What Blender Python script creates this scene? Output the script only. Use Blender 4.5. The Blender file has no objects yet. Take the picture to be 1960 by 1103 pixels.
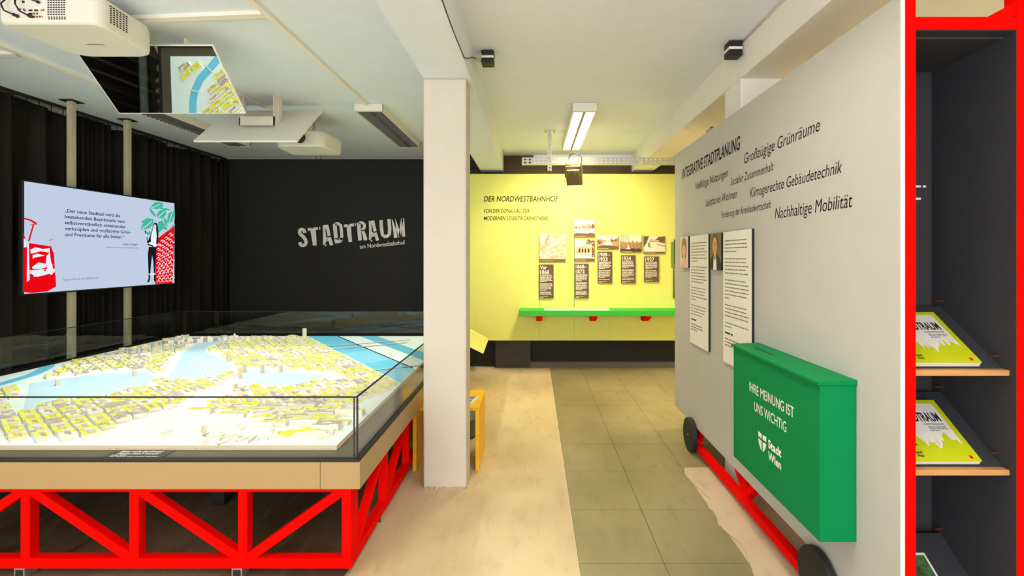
import bpy, math, random
from mathutils import Vector, Matrix
random.seed(7)
SC = bpy.context.scene
COL = SC.collection

# ------------------------------------------------------------------ camera, world, lights, exposure
F = 910.0            # focal length in pixels of the 1960 px wide frame
VX, VY, EYE = 1021.0, 491.0, 1.5
cam_d = bpy.data.cameras.new('camera'); cam = bpy.data.objects.new('camera', cam_d); COL.objects.link(cam)
cam_d.sensor_width = 36.0; cam_d.lens = F / 1960 * 36.0
cam_d.shift_x = (980 - VX) / 1960; cam_d.shift_y = -(551.5 - VY) / 1960
cam_d.clip_start = 0.05
cam.location = (0, 0, EYE); cam.rotation_euler = (math.pi / 2, 0, 0)
SC.camera = cam
SC.view_settings.view_transform = 'Standard'; SC.view_settings.look = 'None'
SC.view_settings.exposure = 0.92; SC.view_settings.gamma = 1.0
SC.view_settings.use_curve_mapping = False
w = bpy.data.worlds.new('world'); SC.world = w; w.use_nodes = True
w.node_tree.nodes['Background'].inputs[0].default_value = (0.75, 0.85, 1.0, 1)
w.node_tree.nodes['Background'].inputs[1].default_value = 0.6

def area(name, loc, rot, sx, sy, power, col, spread=math.pi):
    d = bpy.data.lights.new(name, 'AREA'); d.shape = 'RECTANGLE'; d.size = sx; d.size_y = sy
    d.energy = power; d.color = col; d.spread = spread
    o = bpy.data.objects.new(name, d); COL.objects.link(o); o.location = loc; o.rotation_euler = rot
    return o
def spot(name, loc, target, angle, blend, power, col, radius=0.04):
    d = bpy.data.lights.new(name, 'SPOT'); d.spot_size = angle; d.spot_blend = blend
    d.energy = power; d.color = col; d.shadow_soft_size = radius
    o = bpy.data.objects.new(name, d); COL.objects.link(o); o.location = loc
    o.rotation_euler = (Vector(target) - Vector(loc)).to_track_quat('-Z', 'Y').to_euler()
    return o
# added fill light behind the camera, tilted up, set in an invented window
area('added_front_fill', (-1.2, -2.52, 1.55), (math.pi/2 + .3, 0, 0), 6.0, 2.2, 100, (0.97, 0.98, 1.0))
# the two ceiling projectors, folded down onto the model by their mirrors
spot('projector_beam', (-2.51, 3.16, 2.60), (-2.46, 2.98, 0.6), math.radians(94), 0.25, 60, (0.93, 1.0, 0.93))
spot('projector_beam', (-2.51, 4.52, 2.60), (-2.46, 4.66, 0.6), math.radians(94), 0.25, 70, (0.93, 1.0, 0.93))

# ------------------------------------------------------------------ materials
def lin(c):
    c = c / 255.0
    return c / 12.92 if c <= 0.04045 else ((c + 0.055) / 1.055) ** 2.4
def rgb(r, g, b): return (lin(r), lin(g), lin(b), 1)
MATS = {}
def mat(name, col, rough=0.6, metal=0.0, var=0.06, scale=8.0, bump=0.0, bscale=60.0, spec=0.5, stretch=(1, 1, 1)):
    if name in MATS: return MATS[name]
    m = bpy.data.materials.new(name); m.use_nodes = True; nt = m.node_tree
    b = nt.nodes['Principled BSDF']
    b.inputs['Roughness'].default_value = rough; b.inputs['Metallic'].default_value = metal
    b.inputs['Specular IOR Level'].default_value = spec
    tc = nt.nodes.new('ShaderNodeTexCoord'); mp = nt.nodes.new('ShaderNodeMapping')
    mp.inputs['Scale'].default_value = stretch
    nt.links.new(tc.outputs['Object'], mp.inputs[0])
    n = nt.nodes.new('ShaderNodeTexNoise'); n.inputs['Scale'].default_value = scale; n.inputs['Detail'].default_value = 5
    nt.links.new(mp.outputs[0], n.inputs['Vector'])
    r = nt.nodes.new('ShaderNodeValToRGB')
    r.color_ramp.elements[0].position = 0.3; r.color_ramp.elements[1].position = 0.7
    r.color_ramp.elements[0].color = tuple(max(0, c * (1 - var)) for c in col[:3]) + (1,)
    r.color_ramp.elements[1].color = tuple(min(1, c * (1 + var)) for c in col[:3]) + (1,)
    nt.links.new(n.outputs['Fac'], r.inputs[0]); nt.links.new(r.outputs[0], b.inputs['Base Color'])
    if bump > 0:
        n2 = nt.nodes.new('ShaderNodeTexNoise'); n2.inputs['Scale'].default_value = bscale; n2.inputs['Detail'].default_value = 4
        nt.links.new(mp.outputs[0], n2.inputs['Vector'])
        bp = nt.nodes.new('ShaderNodeBump'); bp.inputs['Strength'].default_value = bump; bp.inputs['Distance'].default_value = 0.01
        nt.links.new(n2.outputs['Fac'], bp.inputs['Height']); nt.links.new(bp.outputs[0], b.inputs['Normal'])
    MATS[name] = m
    return m
def emit(name, col, s):
    if name in MATS: return MATS[name]
    m = bpy.data.materials.new(name); m.use_nodes = True; nt = m.node_tree; nt.nodes.clear()
    o = nt.nodes.new('ShaderNodeOutputMaterial'); e = nt.nodes.new('ShaderNodeEmission')
    e.inputs[0].default_value = col; e.inputs[1].default_value = s
    nt.links.new(e.outputs[0], o.inputs[0]); MATS[name] = m
    return m
def floor_mat(name, c1, c2, c3, crackcol, rough):
    m = bpy.data.materials.new(name); m.use_nodes = True; nt = m.node_tree; b = nt.nodes['Principled BSDF']
    b.inputs['Roughness'].default_value = rough
    tc = nt.nodes.new('ShaderNodeTexCoord')
    def noise(s, d, st=(1, 1, 1)):
        mp = nt.nodes.new('ShaderNodeMapping'); mp.inputs['Scale'].default_value = st
        nt.links.new(tc.outputs['Object'], mp.inputs[0])
        n = nt.nodes.new('ShaderNodeTexNoise'); n.inputs['Scale'].default_value = s; n.inputs['Detail'].default_value = d
        nt.links.new(mp.outputs[0], n.inputs['Vector']); return n
    n1 = noise(1.3, 7, (1, .6, 1)); r = nt.nodes.new('ShaderNodeValToRGB')
    e = r.color_ramp.elements; e[0].position = .33; e[0].color = c1; e[1].position = .68; e[1].color = c3
    k = e.new(.5); k.color = c2
    nt.links.new(n1.outputs['Fac'], r.inputs[0])
    n2 = noise(14, 8, (1, .35, 1)); r2 = nt.nodes.new('ShaderNodeValToRGB')     # scuffs
    r2.color_ramp.elements[0].position = .54; r2.color_ramp.elements[0].color = (0, 0, 0, 1)
    r2.color_ramp.elements[1].position = .72; r2.color_ramp.elements[1].color = (.38, .38, .38, 1)
    nt.links.new(n2.outputs['Fac'], r2.inputs[0])
    mx = nt.nodes.new('ShaderNodeMix'); mx.data_type = 'RGBA'
    nt.links.new(r2.outputs[0], mx.inputs['Factor']); nt.links.new(r.outputs[0], mx.inputs['A']); mx.inputs['B'].default_value = crackcol
    nt.links.new(mx.outputs['Result'], b.inputs['Base Color'])
    n3 = noise(90, 4); bp = nt.nodes.new('ShaderNodeBump'); bp.inputs['Strength'].default_value = .12; bp.inputs['Distance'].default_value = .01
    nt.links.new(n3.outputs['Fac'], bp.inputs['Height']); nt.links.new(bp.outputs[0], b.inputs['Normal'])
    MATS[name] = m; return m
def glass_mat(name, tint):
    m = bpy.data.materials.new(name); m.use_nodes = True; nt = m.node_tree; nt.nodes.clear()
    o = nt.nodes.new('ShaderNodeOutputMaterial'); t = nt.nodes.new('ShaderNodeBsdfTransparent'); g = nt.nodes.new('ShaderNodeBsdfGlossy')
    t.inputs[0].default_value = tint; g.inputs['Roughness'].default_value = 0.0
    lw = nt.nodes.new('ShaderNodeLayerWeight'); lw.inputs['Blend'].default_value = .5
    p = nt.nodes.new('ShaderNodeMath'); p.operation = 'POWER'; p.inputs[1].default_value = 5
    a = nt.nodes.new('ShaderNodeMath'); a.operation = 'MULTIPLY_ADD'; a.inputs[1].default_value = .96; a.inputs[2].default_value = .04
    mx = nt.nodes.new('ShaderNodeMixShader')
    nt.links.new(lw.outputs['Facing'], p.inputs[0]); nt.links.new(p.outputs[0], a.inputs[0]); nt.links.new(a.outputs[0], mx.inputs[0])
    nt.links.new(t.outputs[0], mx.inputs[1]); nt.links.new(g.outputs[0], mx.inputs[2]); nt.links.new(mx.outputs[0], o.inputs[0])
    MATS[name] = m; return m

M_white = mat('white_plaster', rgb(236, 232, 224), .8, var=.02, bump=.06, bscale=40)
M_ceil = mat('ceiling_paint', rgb(228, 236, 244), .85, var=.015, bump=.03)
M_column = mat('column_paint', rgb(206, 198, 184), .7, var=.03, scale=5, bump=.12, bscale=25)
M_black = mat('black_wall_paint', rgb(26, 25, 21), .75, var=.1)
M_litwall = mat('lamplit_wall_tone', rgb(74, 60, 36), .8, var=.15)  # black wall as brightened by the lamp, put into a brown colour
M_curtain = mat('black_curtain_cloth', rgb(38, 34, 30), .95, var=.25, scale=3, stretch=(1, 3, .3), spec=.1)
M_red = mat('red_lacquer', rgb(240, 6, 2), .6, var=.02, spec=.03)
M_green = mat('green_lacquer', rgb(0, 130, 72), .55, var=.02, spec=.12, bump=.04, bscale=200)
M_shelfgreen = mat('shelf_green', rgb(40, 178, 50), .5, var=.03)
M_lime = mat('lime_board', rgb(226, 228, 118), .7, var=.02)
M_limedark = mat('lime_seam', rgb(90, 130, 50), .7)
M_greypanel = mat('grey_partition', rgb(190, 188, 180), .7, var=.015, bump=.05, bscale=250)
M_edge = mat('panel_edge', rgb(235, 233, 226), .6)
M_char = mat('charcoal_board', rgb(48, 49, 54), .8, var=.06, bump=.05, bscale=300)
M_skirt = mat('champagne_aluminium', rgb(166, 138, 92), .42, var=.03, scale=3, stretch=(.2, .2, 6))
M_casefloor = mat('case_floor', rgb(76, 70, 52), .6, var=.08)
M_blackm = mat('black_metal', rgb(22, 22, 22), .5)
M_rubber = mat('black_rubber', rgb(28, 29, 30), .65)
M_steel = mat('galvanised_steel', rgb(200, 198, 190), .4, .8, var=.08, scale=30)
M_post = mat('post_wood', rgb(190, 182, 150), .7, var=.1, stretch=(8, 8, .6))
M_yellow = mat('yellow_ply', rgb(246, 186, 8), .5, var=.06, stretch=(1, 1, 4))
M_plastic = mat('projector_plastic', rgb(232, 228, 214), .45, var=.01)
M_dark = mat('dark_port', rgb(35, 32, 30), .6)
M_ink = mat('dark_ink', rgb(34, 30, 24), .9, spec=.1)
M_inkl = mat('light_ink', rgb(52, 46, 34), .9, spec=.1)
M_faint = mat('faint_ink', rgb(128, 112, 80), .8)
M_paint = mat('white_print', rgb(240, 236, 226), .8)
M_paper = mat('paper_white', rgb(238, 234, 222), .8, var=.02)
M_brown = mat('brown_board', rgb(98, 74, 50), .7, var=.05)
M_mirror = mat('mirror_glass', (.92, .94, .92, 1), .0, 1.0, var=0)
M_duct = mat('white_duct', rgb(240, 234, 220), .6, var=.01)
M_louver = mat('louver_aluminium', rgb(112, 110, 104), .5, .2)
M_cable = mat('black_cable', rgb(18, 17, 16), .6)
M_wood = mat('oak_edge', rgb(206, 150, 92), .35, var=.15, stretch=(.6, 8, 8))
M_copper = mat('copper_peg', rgb(200, 120, 80), .3, .9)
M_glass = glass_mat('case_glass', (.97, .985, .975, 1))
M_floor = floor_mat('floor_screed', rgb(176, 156, 120), rgb(200, 178, 140), rgb(214, 194, 156), rgb(156, 134, 100), .5)
M_tile = floor_mat('floor_tile_stone', rgb(120, 110, 78), rgb(142, 130, 94), rgb(156, 146, 110), rgb(110, 98, 70), .45)
M_patch = floor_mat('floor_patch', rgb(178, 160, 130), rgb(196, 178, 150), rgb(208, 194, 168), rgb(150, 136, 110), .6)
M_flood = mat('flood_lamp_cast', rgb(128, 112, 78), .5, .3)

# ------------------------------------------------------------------ mesh builders
WL = {}
class MB:
    def __init__(s): s.v = []; s.f = []; s.m = []
    def add(s, vs, fs, mi=0):
        k = len(s.v); s.v += [tuple(v) for v in vs]; s.f += [tuple(i + k for i in f) for f in fs]; s.m += [mi] * len(fs)
        return s
    def box(s, x0, x1, y0, y1, z0, z1, mi=0):
        return s.add([(x0,y0,z0),(x1,y0,z0),(x1,y1,z0),(x0,y1,z0),(x0,y0,z1),(x1,y0,z1),(x1,y1,z1),(x0,y1,z1)],
                     [(3,2,1,0),(4,5,6,7),(0,1,5,4),(1,2,6,5),(2,3,7,6),(3,0,4,7)], mi)
    def obox(s, c, ax, ay, az, hx, hy, hz, mi=0):
        c = Vector(c); ax = Vector(ax).normalized(); ay = Vector(ay).normalized(); az = Vector(az).normalized()
        vs = [c + ax*hx*i + ay*hy*j + az*hz*k for k in (-1, 1) for i, j in ((-1,-1),(1,-1),(1,1),(-1,1))]
        return s.add(vs, [(3,2,1,0),(4,5,6,7),(0,1,5,4),(1,2,6,5),(2,3,7,6),(3,0,4,7)], mi)
    def bar(s, a, b, wd, hd, up=(0, 0, 1), mi=0):
        a = Vector(a); b = Vector(b); d = (b - a); L = d.length; d.normalize()
        side = d.cross(Vector(up)).normalized(); u = side.cross(d).normalized()
        return s.obox((a + b) / 2, d, side, u, L / 2, wd / 2, hd / 2, mi)
    def prism(s, pts, off, mi=0):          # pts: list of 3D points, off: thickness vector
        n = len(pts); off = Vector(off); P = [Vector(p) for p in pts]
        vs = P + [p + off for p in P]
        fs = [tuple(range(n))[::-1], tuple(range(n, 2*n))] + [(i, (i+1) % n, n + (i+1) % n, n + i) for i in range(n)]
        return s.add(vs, fs, mi)
    def poly(s, pts, mi=0): return s.add(pts, [tuple(range(len(pts)))], mi)
    def cyl(s, a, b, r, n=16, mi=0, r2=None):
        a = Vector(a); b = Vector(b); d = (b - a).normalized()
        t = Vector((0, 0, 1)) if abs(d.z) < .9 else Vector((1, 0, 0))
        x = d.cross(t).normalized(); y = d.cross(x).normalized(); r2 = r if r2 is None else r2
        A = [a + (x*math.cos(2*math.pi*i/n) + y*math.sin(2*math.pi*i/n))*r for i in range(n)]
        B = [b + (x*math.cos(2*math.pi*i/n) + y*math.sin(2*math.pi*i/n))*r2 for i in range(n)]
        return s.add(A + B, [tuple(range(n)), tuple(range(2*n-1, n-1, -1))] + [(i, i+n, (i+1) % n + n, (i+1) % n) for i in range(n)], mi)
    def tube(s, pts, r, n=8, mi=0):
        P = [Vector(p) for p in pts]; rings = []; k = len(s.v)
        for i, p in enumerate(P):
            d = (P[min(i+1, len(P)-1)] - P[max(i-1, 0)]).normalized()
            t = Vector((0, 0, 1)) if abs(d.z) < .9 else Vector((0, 1, 0))
            x = d.cross(t).normalized(); y = d.cross(x).normalized()
            s.v += [tuple(p + (x*math.cos(2*math.pi*j/n) + y*math.sin(2*math.pi*j/n))*r) for j in range(n)]
        for i in range(len(P) - 1):
            for j in range(n):
                s.f.append((k+i*n+j, k+i*n+(j+1) % n, k+(i+1)*n+(j+1) % n, k+(i+1)*n+j)); s.m.append(mi)
        s.f += [tuple(k+j for j in range(n))[::-1], tuple(k+(len(P)-1)*n+j for j in range(n))]; s.m += [mi, mi]
        return s
    def build(s, name, mats, parent=None, smooth=False, bevel=0.0, fix=True):
        if not isinstance(mats, (list, tuple)): mats = [mats]
        me = bpy.data.meshes.new(name); o0 = WL.get(parent, Vector((0, 0, 0)))
        me.from_pydata([(v[0]-o0.x, v[1]-o0.y, v[2]-o0.z) for v in s.v], [], s.f)
        for m in mats: me.materials.append(m)
        for p, mi in zip(me.polygons, s.m): p.material_index = mi; p.use_smooth = smooth
        me.update()
        o = bpy.data.objects.new(name, me); COL.objects.link(o)
        if parent: o.parent = parent
        WL[o] = o0
        if bevel > 0:
            b = o.modifiers.new('bevel', 'BEVEL'); b.width = bevel; b.segments = 2; b.limit_method = 'ANGLE'
        return o
def tag(o, label, cat=None, group=None):
    o['label'] = label
    if cat: o['category'] = cat
    if group: o['group'] = group
    return o
def struct(o, label, cat):
    o['kind'] = 'structure'; return tag(o, label, cat)
def thing(name, label, cat, loc, group=None):
    o = bpy.data.objects.new(name, None); COL.objects.link(o); o.location = loc; o.empty_display_size = .1
    WL[o] = Vector(loc); return tag(o, label, cat, group)
def px(x, y, Y): return Vector(((x - VX) * Y / F, Y, EYE - (y - VY) * Y / F))      # photo pixel at a known depth -> metres

CAPH = [None]
def text_mesh(s, bold=0.0, shear=0.0):
    c = bpy.data.curves.new('lettering', 'FONT'); c.body = s; c.size = 1; c.offset = bold; c.shear = shear; c.resolution_u = 3
    o = bpy.data.objects.new('lettering', c); COL.objects.link(o)
    dg = bpy.context.evaluated_depsgraph_get()
    me = bpy.data.meshes.new_from_object(o.evaluated_get(dg))
    bpy.data.objects.remove(o); bpy.data.curves.remove(c)
    return me
def text(s, p0, xd, ud, width, cap, m, parent, bold=0.0, shear=0.0, name='lettering', right=False):
    """flat lettering: s starts at p0, runs along xd for width metres, capitals cap metres high along ud"""
    if CAPH[0] is None:
        h = text_mesh('H'); CAPH[0] = max(v.co.y for v in h.vertices); bpy.data.meshes.remove(h)
    me = text_mesh(s, bold, shear); o0 = WL.get(parent, Vector((0, 0, 0)))
    xs = [v.co.x for v in me.vertices]; a, b = min(xs), max(xs)
    sx = (width / (b - a)) if width else cap / CAPH[0] * .8
    sy = cap / CAPH[0]; p0 = Vector(p0); xd = Vector(xd).normalized(); ud = Vector(ud).normalized()
    for v in me.vertices: v.co = p0 + xd * ((v.co.x - a) * sx) + ud * (v.co.y * sy) - o0
    me.name = name; me.materials.clear(); me.materials.append(m)
    for p in me.polygons: p.material_index = 0
    o = bpy.data.objects.new(name, me); COL.objects.link(o); o.parent = parent; WL[o] = o0
    return o
def bars(mb, p0, xd, ud, width, y_list, h, mi=0, rag=.12, words=True):
    """rows of small dashes, one per word, for print too small to read"""
    p0 = Vector(p0); xd = Vector(xd); ud = Vector(ud)
    for y, last in y_list:
        x = 0; end = width * (last if last else 1 - random.random() * rag)
        while x < end:
            wl = min(random.uniform(2.0, 7.0) * h, end - x)
            a = p0 + xd * x + ud * y
            mb.poly([a, a + xd * wl, a + xd * wl + ud * h * .62, a + ud * h * .62], mi)
            x += wl + h * .55

# ------------------------------------------------------------------ room shell
CL, CR, BB = 2.97, 2.87, 2.65          # left ceiling, right ceiling, underside of beams
fl = MB().box(-4.9, 3.4, -2.6, 7.5, -.15, 0).build('floor', M_floor)
struct(fl, 'worn beige screed floor of the exhibition room', 'floor')
tl = .415; td = .491; tx0 = .222; ty0 = 2.318 - 3*td
MB().box(tx0, tx0+2*tl, ty0, 6.48, .0001, .0009).box(tx0+2*tl, tx0+4*tl, 3.3, 6.48, .0001, .0009).build('grout', mat('dark_grout', rgb(92, 80, 54), .9), fl)
for iy in range(12):
    for ix in range(4):
        x0 = tx0 + ix*tl; y0 = ty0 + iy*td
        if ix >= 2 and y0 < 3.3: continue
        x1 = x0 + tl; y1 = min(y0 + td, 6.44)
        if y1 - y0 < .1: continue
        o = MB().box(x0+.002, x1-.002, y0+.002, y1-.002, -.01, .003).build('floor_tile', M_tile, fl)
pts = []
for i in range(28):
    t = i / 27; Y = 1.0 + t*2.36
    pts.append((1.02 + .05*t + random.uniform(-.02, .02) + .02*math.sin(i*.9), Y, .0035))
pts = pts + [(1.06+.1, 3.37, .0035), (2.6, 3.36, .0035), (2.6, 1.0, .0035)]
MB().prism(pts[::-1], (0, 0, .002)).build('concrete_patch', M_patch, fl)
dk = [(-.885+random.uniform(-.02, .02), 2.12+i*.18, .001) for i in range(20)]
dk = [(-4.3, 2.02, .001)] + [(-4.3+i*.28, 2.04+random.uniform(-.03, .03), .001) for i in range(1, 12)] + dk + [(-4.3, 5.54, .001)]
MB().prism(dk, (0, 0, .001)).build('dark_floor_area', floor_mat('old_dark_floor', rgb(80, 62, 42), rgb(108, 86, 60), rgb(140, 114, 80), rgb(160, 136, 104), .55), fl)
struct(MB().box(-4.9, -.55, -2.6, 7.5, CL, CL+.15).build('ceiling', M_ceil), 'pale ceiling above the city model display', 'ceiling')
struct(MB().box(-.55, 3.4, -2.6, 6.9, CR, CR+.25).build('ceiling', M_ceil), 'cream ceiling above the passage to the lime wall', 'ceiling')
struct(MB().box(-.712, -.405, -2.6, 6.55, BB, CL+.02).build('trim_1', M_ceil, bevel=.006), 'deep white ceiling beam carried by the white column', 'beam')
struct(MB().box(1.335, 1.61, -2.6, 6.55, BB, CR+.02).build('trim_2', M_white, bevel=.006), 'white ceiling beam above the grey partition', 'beam')
struct(MB().box(-4.9, -4.76, -2.6, 7.5, 0, CL).build('wall_left', M_white), 'white wall behind the black curtains', 'wall')
wb = MB().box(-4.9, -.9, 7.19, 7.4, 0, CL).build('wall_back', M_black)
struct(wb, 'black wall with the white distressed lettering', 'wall')
wb2 = MB().box(-.92, 3.4, 6.48, 6.65, 0, CL).build('wall_rear', [M_black])
struct(wb2, 'dark wall behind the lime exhibition board', 'wall')
struct(MB().box(-.98, -.9, 6.45, 7.3, 0, CL).build('wall_return', M_black), 'short dark return between black wall and lime board', 'wall')
struct(MB().box(3.25, 3.4, -2.6, 6.6, 0, CL).build('wall_right', mat('cream_wall', rgb(240, 222, 160), .8, var=.02)), 'cream side wall beyond the partition', 'wall')
struct(MB().box(-.51, -.04, 6.40, 6.49, 0, .42).build('trim_3', mat('black_pilaster', rgb(58, 56, 50), .7)), 'low black pilaster below the lime board', 'trim')
struct(MB().box(-.04, 3.2, 6.40, 6.49, 0, .075).build('baseboard_rear', mat('grey_baseboard', rgb(92, 88, 78), .7)), 'dark grey skirting below the lime board', 'baseboard')
struct(MB().box(-.405, .0, 6.46, 6.49, 2.55, CR).build('trim_4', M_litwall), 'wall strip above the lime board, lamplight put into its brown colour', 'trim')
struct(MB().box(.0, 3.2, 6.46, 6.49, 2.4, 2.75).build('trim_5', M_litwall), 'long wall strip behind the metal rail, lamplight put into its brown colour', 'trim')
struct(MB().box(.0, 3.2, 6.42, 6.49, 2.74, CR).build('trim_6', M_ceil), 'cream bulkhead above the lamplit-toned wall strip', 'trim')
# unseen front wall; its window is added to hold the fill light
fw = MB().box(-4.9, -4.3, -2.6, -2.45, 0, CL).box(1.9, 3.4, -2.6, -2.45, 0, CL).box(-4.3, 1.9, -2.6, -2.45, 0, .4).box(-4.3, 1.9, -2.6, -2.45, 2.7, CL).build('wall_front', M_white)
struct(fw, 'front wall with an added window opening', 'wall')
wn = MB()
for x in (-4.3, -2.25, -.2, 1.85): wn.box(x, x+.05, -2.47, -2.43, .4, 2.7)
wn.box(-4.3, 1.9, -2.47, -2.43, .4, .45).box(-4.3, 1.9, -2.47, -2.43, 2.65, 2.7)
struct(wn.build('added_window_1', M_white), 'wide frame of the added window around the fill light', 'window')
# column and pillar
c = thing('column', 'square white column standing in front of the yellow stool', 'column', (-.573, 3.16, 0)); c['kind'] = 'structure'
MB().box(-.712, -.433, 3.07, 3.26, 0, BB).build('shaft', M_column, c, bevel=.012)
cm = MB()
for i in range(9):
    x = -.70 + i*.031
    cm.box(x, x+random.uniform(.02, .033), 3.062, 3.072, 0, random.uniform(.004, .016))
cm.build('chipped_foot', mat('chipped_plaster', rgb(196, 170, 130), .9, var=.3, scale=60), c)
p = MB().box(1.335, 1.61, 3.06, 3.32, 0, BB).build('pillar', M_white, None, bevel=.008)
struct(p, 'white pillar rising behind the grey partition', 'pillar')
# cables ducts under the left ceiling
def duct(nm, a, b, wd, h, label):
    o = MB().bar(a, b, wd, h).build(nm, M_duct, None); return tag(o, label, 'cable duct', 'white cable ducts on the ceiling')
duct('cable_duct', (-1.60, 2.25, CL-.012), (-1.60, 4.6, CL-.012), .035, .024, 'white cable duct running straight to the right louvred lamp')
duct('cable_duct', (-3.62, .2, CL-.012), (-3.70, 4.4, CL-.012), .055, .024, 'white cable duct passing left of the near projector')
duct('cable_duct', (-2.62, 3.3, CL-.01), (-2.62, 5.0, CL-.01), .03, .02, 'thin white cable duct behind the tilted mirror')
duct('cable_duct', (-2.45, 2.92, CL-.012), (-1.62, 2.86, CL-.012), .05, .024, 'short cross duct right of the near projector')
duct('cable_duct', (-4.5, 3.42, CL-.012), (-3.7, 3.42, CL-.012), .045, .024, 'short cross duct at the left ceiling edge')
duct('cable_duct', (-.56, .2, BB-.006), (-.50, .9, BB-.006), .02, .01, 'thin strip under the beam near the camera') if False else None

# ------------------------------------------------------------------ louvred ceiling lamps
def lamp(loc, ceil, L, W, power, col, glow, label):
    x, y = loc; z = ceil
    t = thing('louvred_lamp', label, 'ceiling lamp', (x, y, z), 'louvred fluorescent ceiling lamps')
    h = .075; a = W/2; b = L/2
    MB().box(x-a, x+a, y-b, y+b, z-.012, z-.001).box(x-a, x-a+.012, y-b, y+b, z-h, z-.012).box(x+a-.012, x+a, y-b, y+b, z-h, z-.012)\
        .build('housing', M_plastic, t)
    for s in (-1, 1): MB().box(x-a, x+a, y+s*b-.02, y+s*b+.02, z-h, z-.002).build('end_cap', M_plastic, t, bevel=.004)
    MB().box(x-.012, x+.012, y-b+.02, y+b-.02, z-h, z-.02).build('centre_divider', M_louver, t)
    lv = MB(); n = int(L/.055)
    for i in range(n):
        yy = y - b + .03 + i*(L-.06)/(n-1)
        lv.box(x-a+.012, x-.012, yy-.001, yy+.001, z-h+.002, z-.042).box(x+.012, x+a-.012, yy-.001, yy+.001, z-h+.002, z-.042)
    o = lv.build('louver_grid', M_louver, t); o['kind'] = 'stuff'
    for s in (-1, 1):
        MB().cyl((x+s*a*.5, y-b+.03, z-.026), (x+s*a*.5, y+b-.03, z-.026), .008, 10).build('tube', emit('tube_glow_%g' % glow, col + (1,), glow), t, smooth=True)
    if power > 0: ar = area('lamp_light', (0, 0, -.016), (0, 0, 0), W-.05, L-.08, power, col); ar.parent = t
    return t
lamp((-1.585, 5.34), CL, 1.53, .27, 0, (.6, .6, .56), .3, 'unlit louvred lamp above the white distressed lettering')
lamp((-3.74, 5.28), CL, 1.56, .27, 0, (.6, .6, .56), .3, 'louvred lamp partly hidden behind the two ceiling mirrors')
lamp((.458, 5.03), CR, 1.56, .215, 62, (1.0, .84, .52), 8, 'brightly lit louvred lamp in front of the lime board')
lamp((2.5, 4.3), CR, 1.56, .215, 120, (1.0, .84, .58), 8, 'added lit louvred lamp hidden in the side space beyond the partition')  # hidden lamp added to brighten the side space and soffit
lamp((.4, -.8), CR, 1.56, .215, 35, (1.0, .94, .84), 6, 'added lit louvred lamp, unseen behind the photographer')  # unseen lamp added to light the room from behind the camera
lamp((-2.6, -.6), CL, 1.56, .27, 50, (1.0, .96, .90), 6, 'added lit louvred lamp, unseen behind the photographer on the curtain side')  # second unseen lamp added behind the camera, for the left room

lamp((.458, 1.45), CR, 1.56, .215, 42, (1.0, .92, .80), 6, 'added lit louvred lamp, unseen over the near end of the passage')  # unseen lamp added to light passage, partition and case from the side
lamp((-1.585, 1.45), CL, 1.56, .27, 16, (1.0, .94, .86), 6, 'lit louvred lamp over the near edge of the city model')
# ------------------------------------------------------------------ curtains
def curtain(y0, y1, per, amp, label, seed):
    rnd = random.Random(seed); x0 = -4.60; m = MB(); N = int((y1-y0)/.012); zs = [.02, .5, 1.2, 2.0, 2.6, 2.925]
    ph = 0; cols = []
    for i in range(N+1):
        y = y0 + (y1-y0)*i/N; ph += (2*math.pi/per)*((y1-y0)/N)*(1+.45*math.sin(y*5.1+seed)+.25*math.sin(y*11+seed*2))
        cols.append((y, ph))
    verts = []; nz = len(zs)
    for y, ph in cols:
        sag = .045*max(0, math.sin(y*7.0+seed)+.3*math.sin(y*23+seed))**2
        for k, z in enumerate(zs):
            a = amp*(1.0 if k < 4 else .8); top = z - sag if k == nz-1 else z
            verts.append((x0 + a*math.sin(ph) + .3*a*math.sin(2.3*ph+k*.25), y + .25*a*math.cos(ph), top))
    fs = [(i*nz+k, (i+1)*nz+k, (i+1)*nz+k+1, i*nz+k+1) for i in range(N) for k in range(nz-1)]
    t = thing('curtain', label, 'curtain', (x0, (y0+y1)/2, 0), 'black curtains along the left wall')
    o = m.add(verts, fs).build('cloth', M_curtain, t, smooth=True)
    s = o.modifiers.new('thick', 'SOLIDIFY'); s.thickness = .004
    MB().box(x0-.012, x0+.012, y0, y1, 2.945, CL-.001).build('curtain_rail', M_blackm, t)
    n = int((y1-y0)/.11)
    for i in range(n+1):
        y = y0 + (y1-y0)*i/n
        MB().box(x0-.002, x0+.002, y-.003, y+.003, 2.87, 2.946).build('hook', M_blackm, t)
curtain(1.2, 4.76, .17, .045, 'black pleated curtain left of both timber posts', 1)
curtain(4.785, 5.375, .085, .03, 'narrow black pleated curtain between the two timber posts', 2)
curtain(5.40, 7.12, .14, .04, 'black pleated curtain reaching the corner of the black wall', 3)
# timber posts that carry the screen
for (y, lb) in ((4.47, 'near square timber post behind the left part of the screen'), (5.09, 'far square timber post behind the right part of the screen')):
    t = thing('support_post', lb, 'post', (-4.365, y+.022, 0), 'floor-to-ceiling posts carrying the screen')
    MB().box(-4.39, -4.34, y, y+.045, 0, CL-.008).build('shaft', M_post, t, bevel=.002)
    MB().box(-4.43, -4.30, y-.04, y+.085, CL-.008, CL-.0005).build('ceiling_plate', M_blackm, t)

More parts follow.
